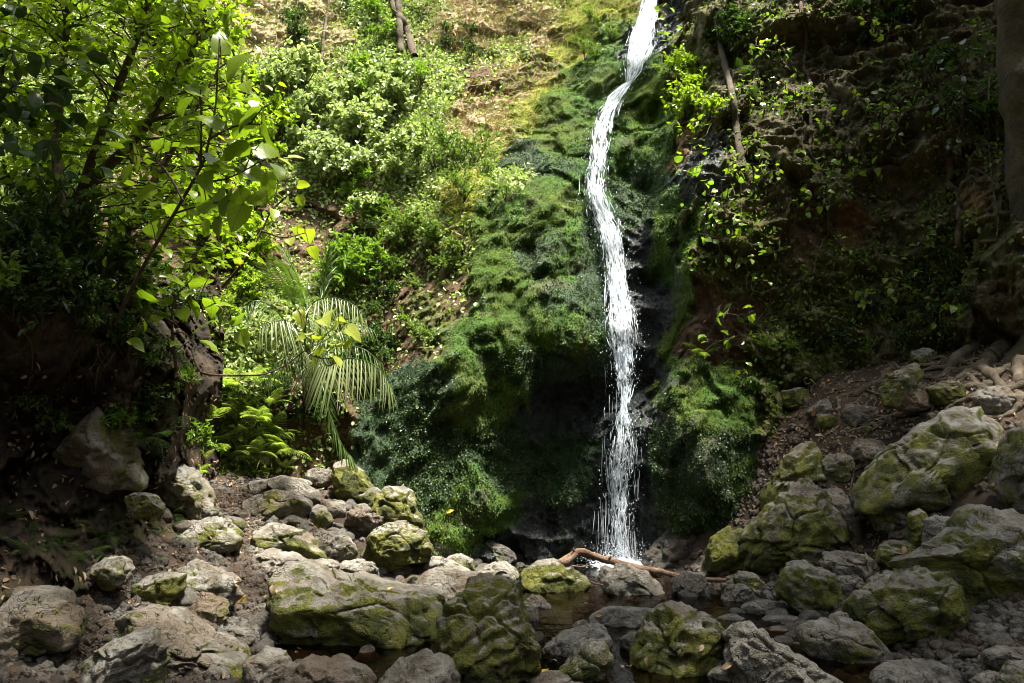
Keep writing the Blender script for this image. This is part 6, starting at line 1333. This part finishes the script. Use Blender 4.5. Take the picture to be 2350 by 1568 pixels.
# gravel
V0, F0 = ICO[1]; parts = []
for i in range(10200):
    px, py = (rg.uniform(1980, 2350), rg.uniform(1330, 1568)) if i >= 8800 else (rg.uniform(0, 520), rg.uniform(1380, 1568)) if i >= 7900 else (rg.uniform(1690, 1830), rg.uniform(980, 1250)) if i >= 7600 else (rg.uniform(200, 1000), rg.uniform(1240, 1480)) if i < 1800 else (rg.uniform(1000, 2000), rg.uniform(1260, 1400)) if i < 3400 else ((rg.uniform(430, 760), rg.uniform(1080, 1480)) if i < 7000 else (rg.uniform(1750, 2350), rg.uniform(820, 1350)))
    loc, nor, dist = hit(px, py, 'gb'); s = rg.uniform(.008, .028) if rg.uniform() < .8 else rg.uniform(.028, .055)
    parts.append((V0 * s * rg.uniform(.6, 1.3, 3) + np.array(loc) + np.array([0, 0, s * .2]), F0))
V, Fc = join_np(parts); o = tag(obj('gravel', mesh_np('gravel', V, Fc, M_ROCK, smooth=False)), kind='stuff'); o['wet'] = .6; o['tint'] = .9; o['moss'] = .1
# litter on the root bank and path
P, N = [], []
for i in range(4300):
    px, py = (rg.uniform(1690, 1850), rg.uniform(980, 1250)) if i >= 4000 else (rg.uniform(300, 2350), rg.uniform(1300, 1568)) if i >= 3650 else (rg.uniform(0, 560), rg.uniform(850, 1480)) if i > 3200 else (rg.uniform(1700, 2350), rg.uniform(790, 1060)) if i < 1500 else ((rg.uniform(1920, 2150), rg.uniform(1080, 1330)) if i < 2100 else (rg.uniform(430, 760), rg.uniform(1050, 1300)))
    loc, nor, dist = hit(px, py, 'gb'); P.append(loc); N.append(nor)
P, N = np.array(P), np.array(N); n = len(P); Dr = rg.normal(0, 1, (n, 3)); Dr -= N * (Dr * N).sum(1)[:, None] * .8
V, Fc, vv = leaf_cloud(P + N * .012, Dr, N + rg.normal(0, .35, (n, 3)), rg.uniform(.025, .07, n), rg.uniform(.012, .035, n), rg.uniform(0, 1, n), 'oval', .2)
tag(obj('leaf_litter', mesh_np('leaf_litter', V, Fc, M_DEAD, smooth=False, attrs={'var': vv})), kind='stuff')
# ================================================================== FALLEN LEAVES
bpy.context.view_layer.update()
dg = bpy.context.evaluated_depsgraph_get()
def drop_leaf(px, py, mat_kit, L, label, group=None, seed=0):
    rg = random.Random(seed); o_ = Vector((0, 0, CAM_Z)); r = ray(px, py).normalized()
    ok, loc, nor, idx, ob, mtx = scene.ray_cast(dg, o_, r)
    if not ok: return
    if nor.dot(r) > 0: nor = -nor
    o = bpy.data.objects.new('fallen_leaf', mat_kit); COL.objects.link(o)
    D = Vector((rg.uniform(-1, 1), rg.uniform(-1, 1), rg.uniform(-1, 1))); D = (D - nor * D.dot(nor)).normalized()
    o.matrix_basis = Matrix.Translation(loc + nor * .006) @ orient(D, nor).to_4x4() @ Matrix.Diagonal((L, L, L, 1))
    tag(o, label, 'leaf', group)
FL = {k: leaf_blade('fallen_leaf', m, nl=6, wid=w, droop=d_, fold=.3, seed=90, heart=False, stalk=.2) for k, m, w, d_ in (('gold', M_GOLD, .34, .1), ('amber', M_AMBER, .42, .25), ('dead', M_DEAD, .45, .35))}
for i, (px, py, k, L, lb) in enumerate([(1021,1180,'gold',.11,'long yellow leaf stuck to the dark moss above the stones'), (1275,1111,'amber',.07,'orange leaf stuck to the dark moss left of the fall'), (870,990,'dead',.06,'tan leaf on the green mound beside the palm'), (1756,1018,'amber',.09,'orange leaf in the moss of the right mound'), (905,1350,'gold',.10,'yellow leaf on the stones behind the huge slab'),
        (545,1385,'gold',.09,'golden leaf in the rivulet'), (600,1372,'gold',.08,'bright leaf at the left edge of the huge slab'), (1260,1537,'gold',.12,'curled golden leaf in the hollow by the low brown boulder'), (1745,1372,'gold',.10,'pale yellow leaf on the roof-shaped stone'), (2055,1242,'gold',.10,'bright yellow leaf on the twin-humped mossy boulder'), (1612,1313,'gold',.07,'small yellow leaf at the water edge by the lime-moss boulder'), (2025,931,'amber',.08,'orange leaf beside the upright root slab'),
        (1905,878,'amber',.10,'orange leaf on the litter ledge'), (2290,1120,'dead',.12,'tan leaf caught on the enormous domed boulder'), (760,1388,'dead',.06,'grey leaf on the face of the huge slab')]):
    drop_leaf(px, py, FL[k], L, lb, seed=i)
rl = random.Random(3)
for lb, gp, n, x0, y0, x1, y1, k in (('dry tan leaf on the root bank', 'dry leaves on the root bank', 34, 1750, 840, 2200, 1010, 'dead'), ('dry leaf in the litter gully', 'dry leaves in the gully', 22, 1940, 1180, 2080, 1310, 'dead'), ('dead leaf among the stones of the path', 'dead leaves on the path', 16, 470, 1080, 640, 1400, 'dead'), ('dead leaf lying on the shaded foreground stones', 'dead leaves on the stones', 14, 1150, 1400, 1950, 1550, 'dead'), ('dead leaf caught on the right wall', 'dead leaves on the right wall', 26, 1620, 300, 2200, 760, 'dead')):
    for i in range(n): drop_leaf(rl.uniform(x0, x1), rl.uniform(y0, y1), FL[k], rl.uniform(.05, .10), lb, gp, rl.randrange(9999))
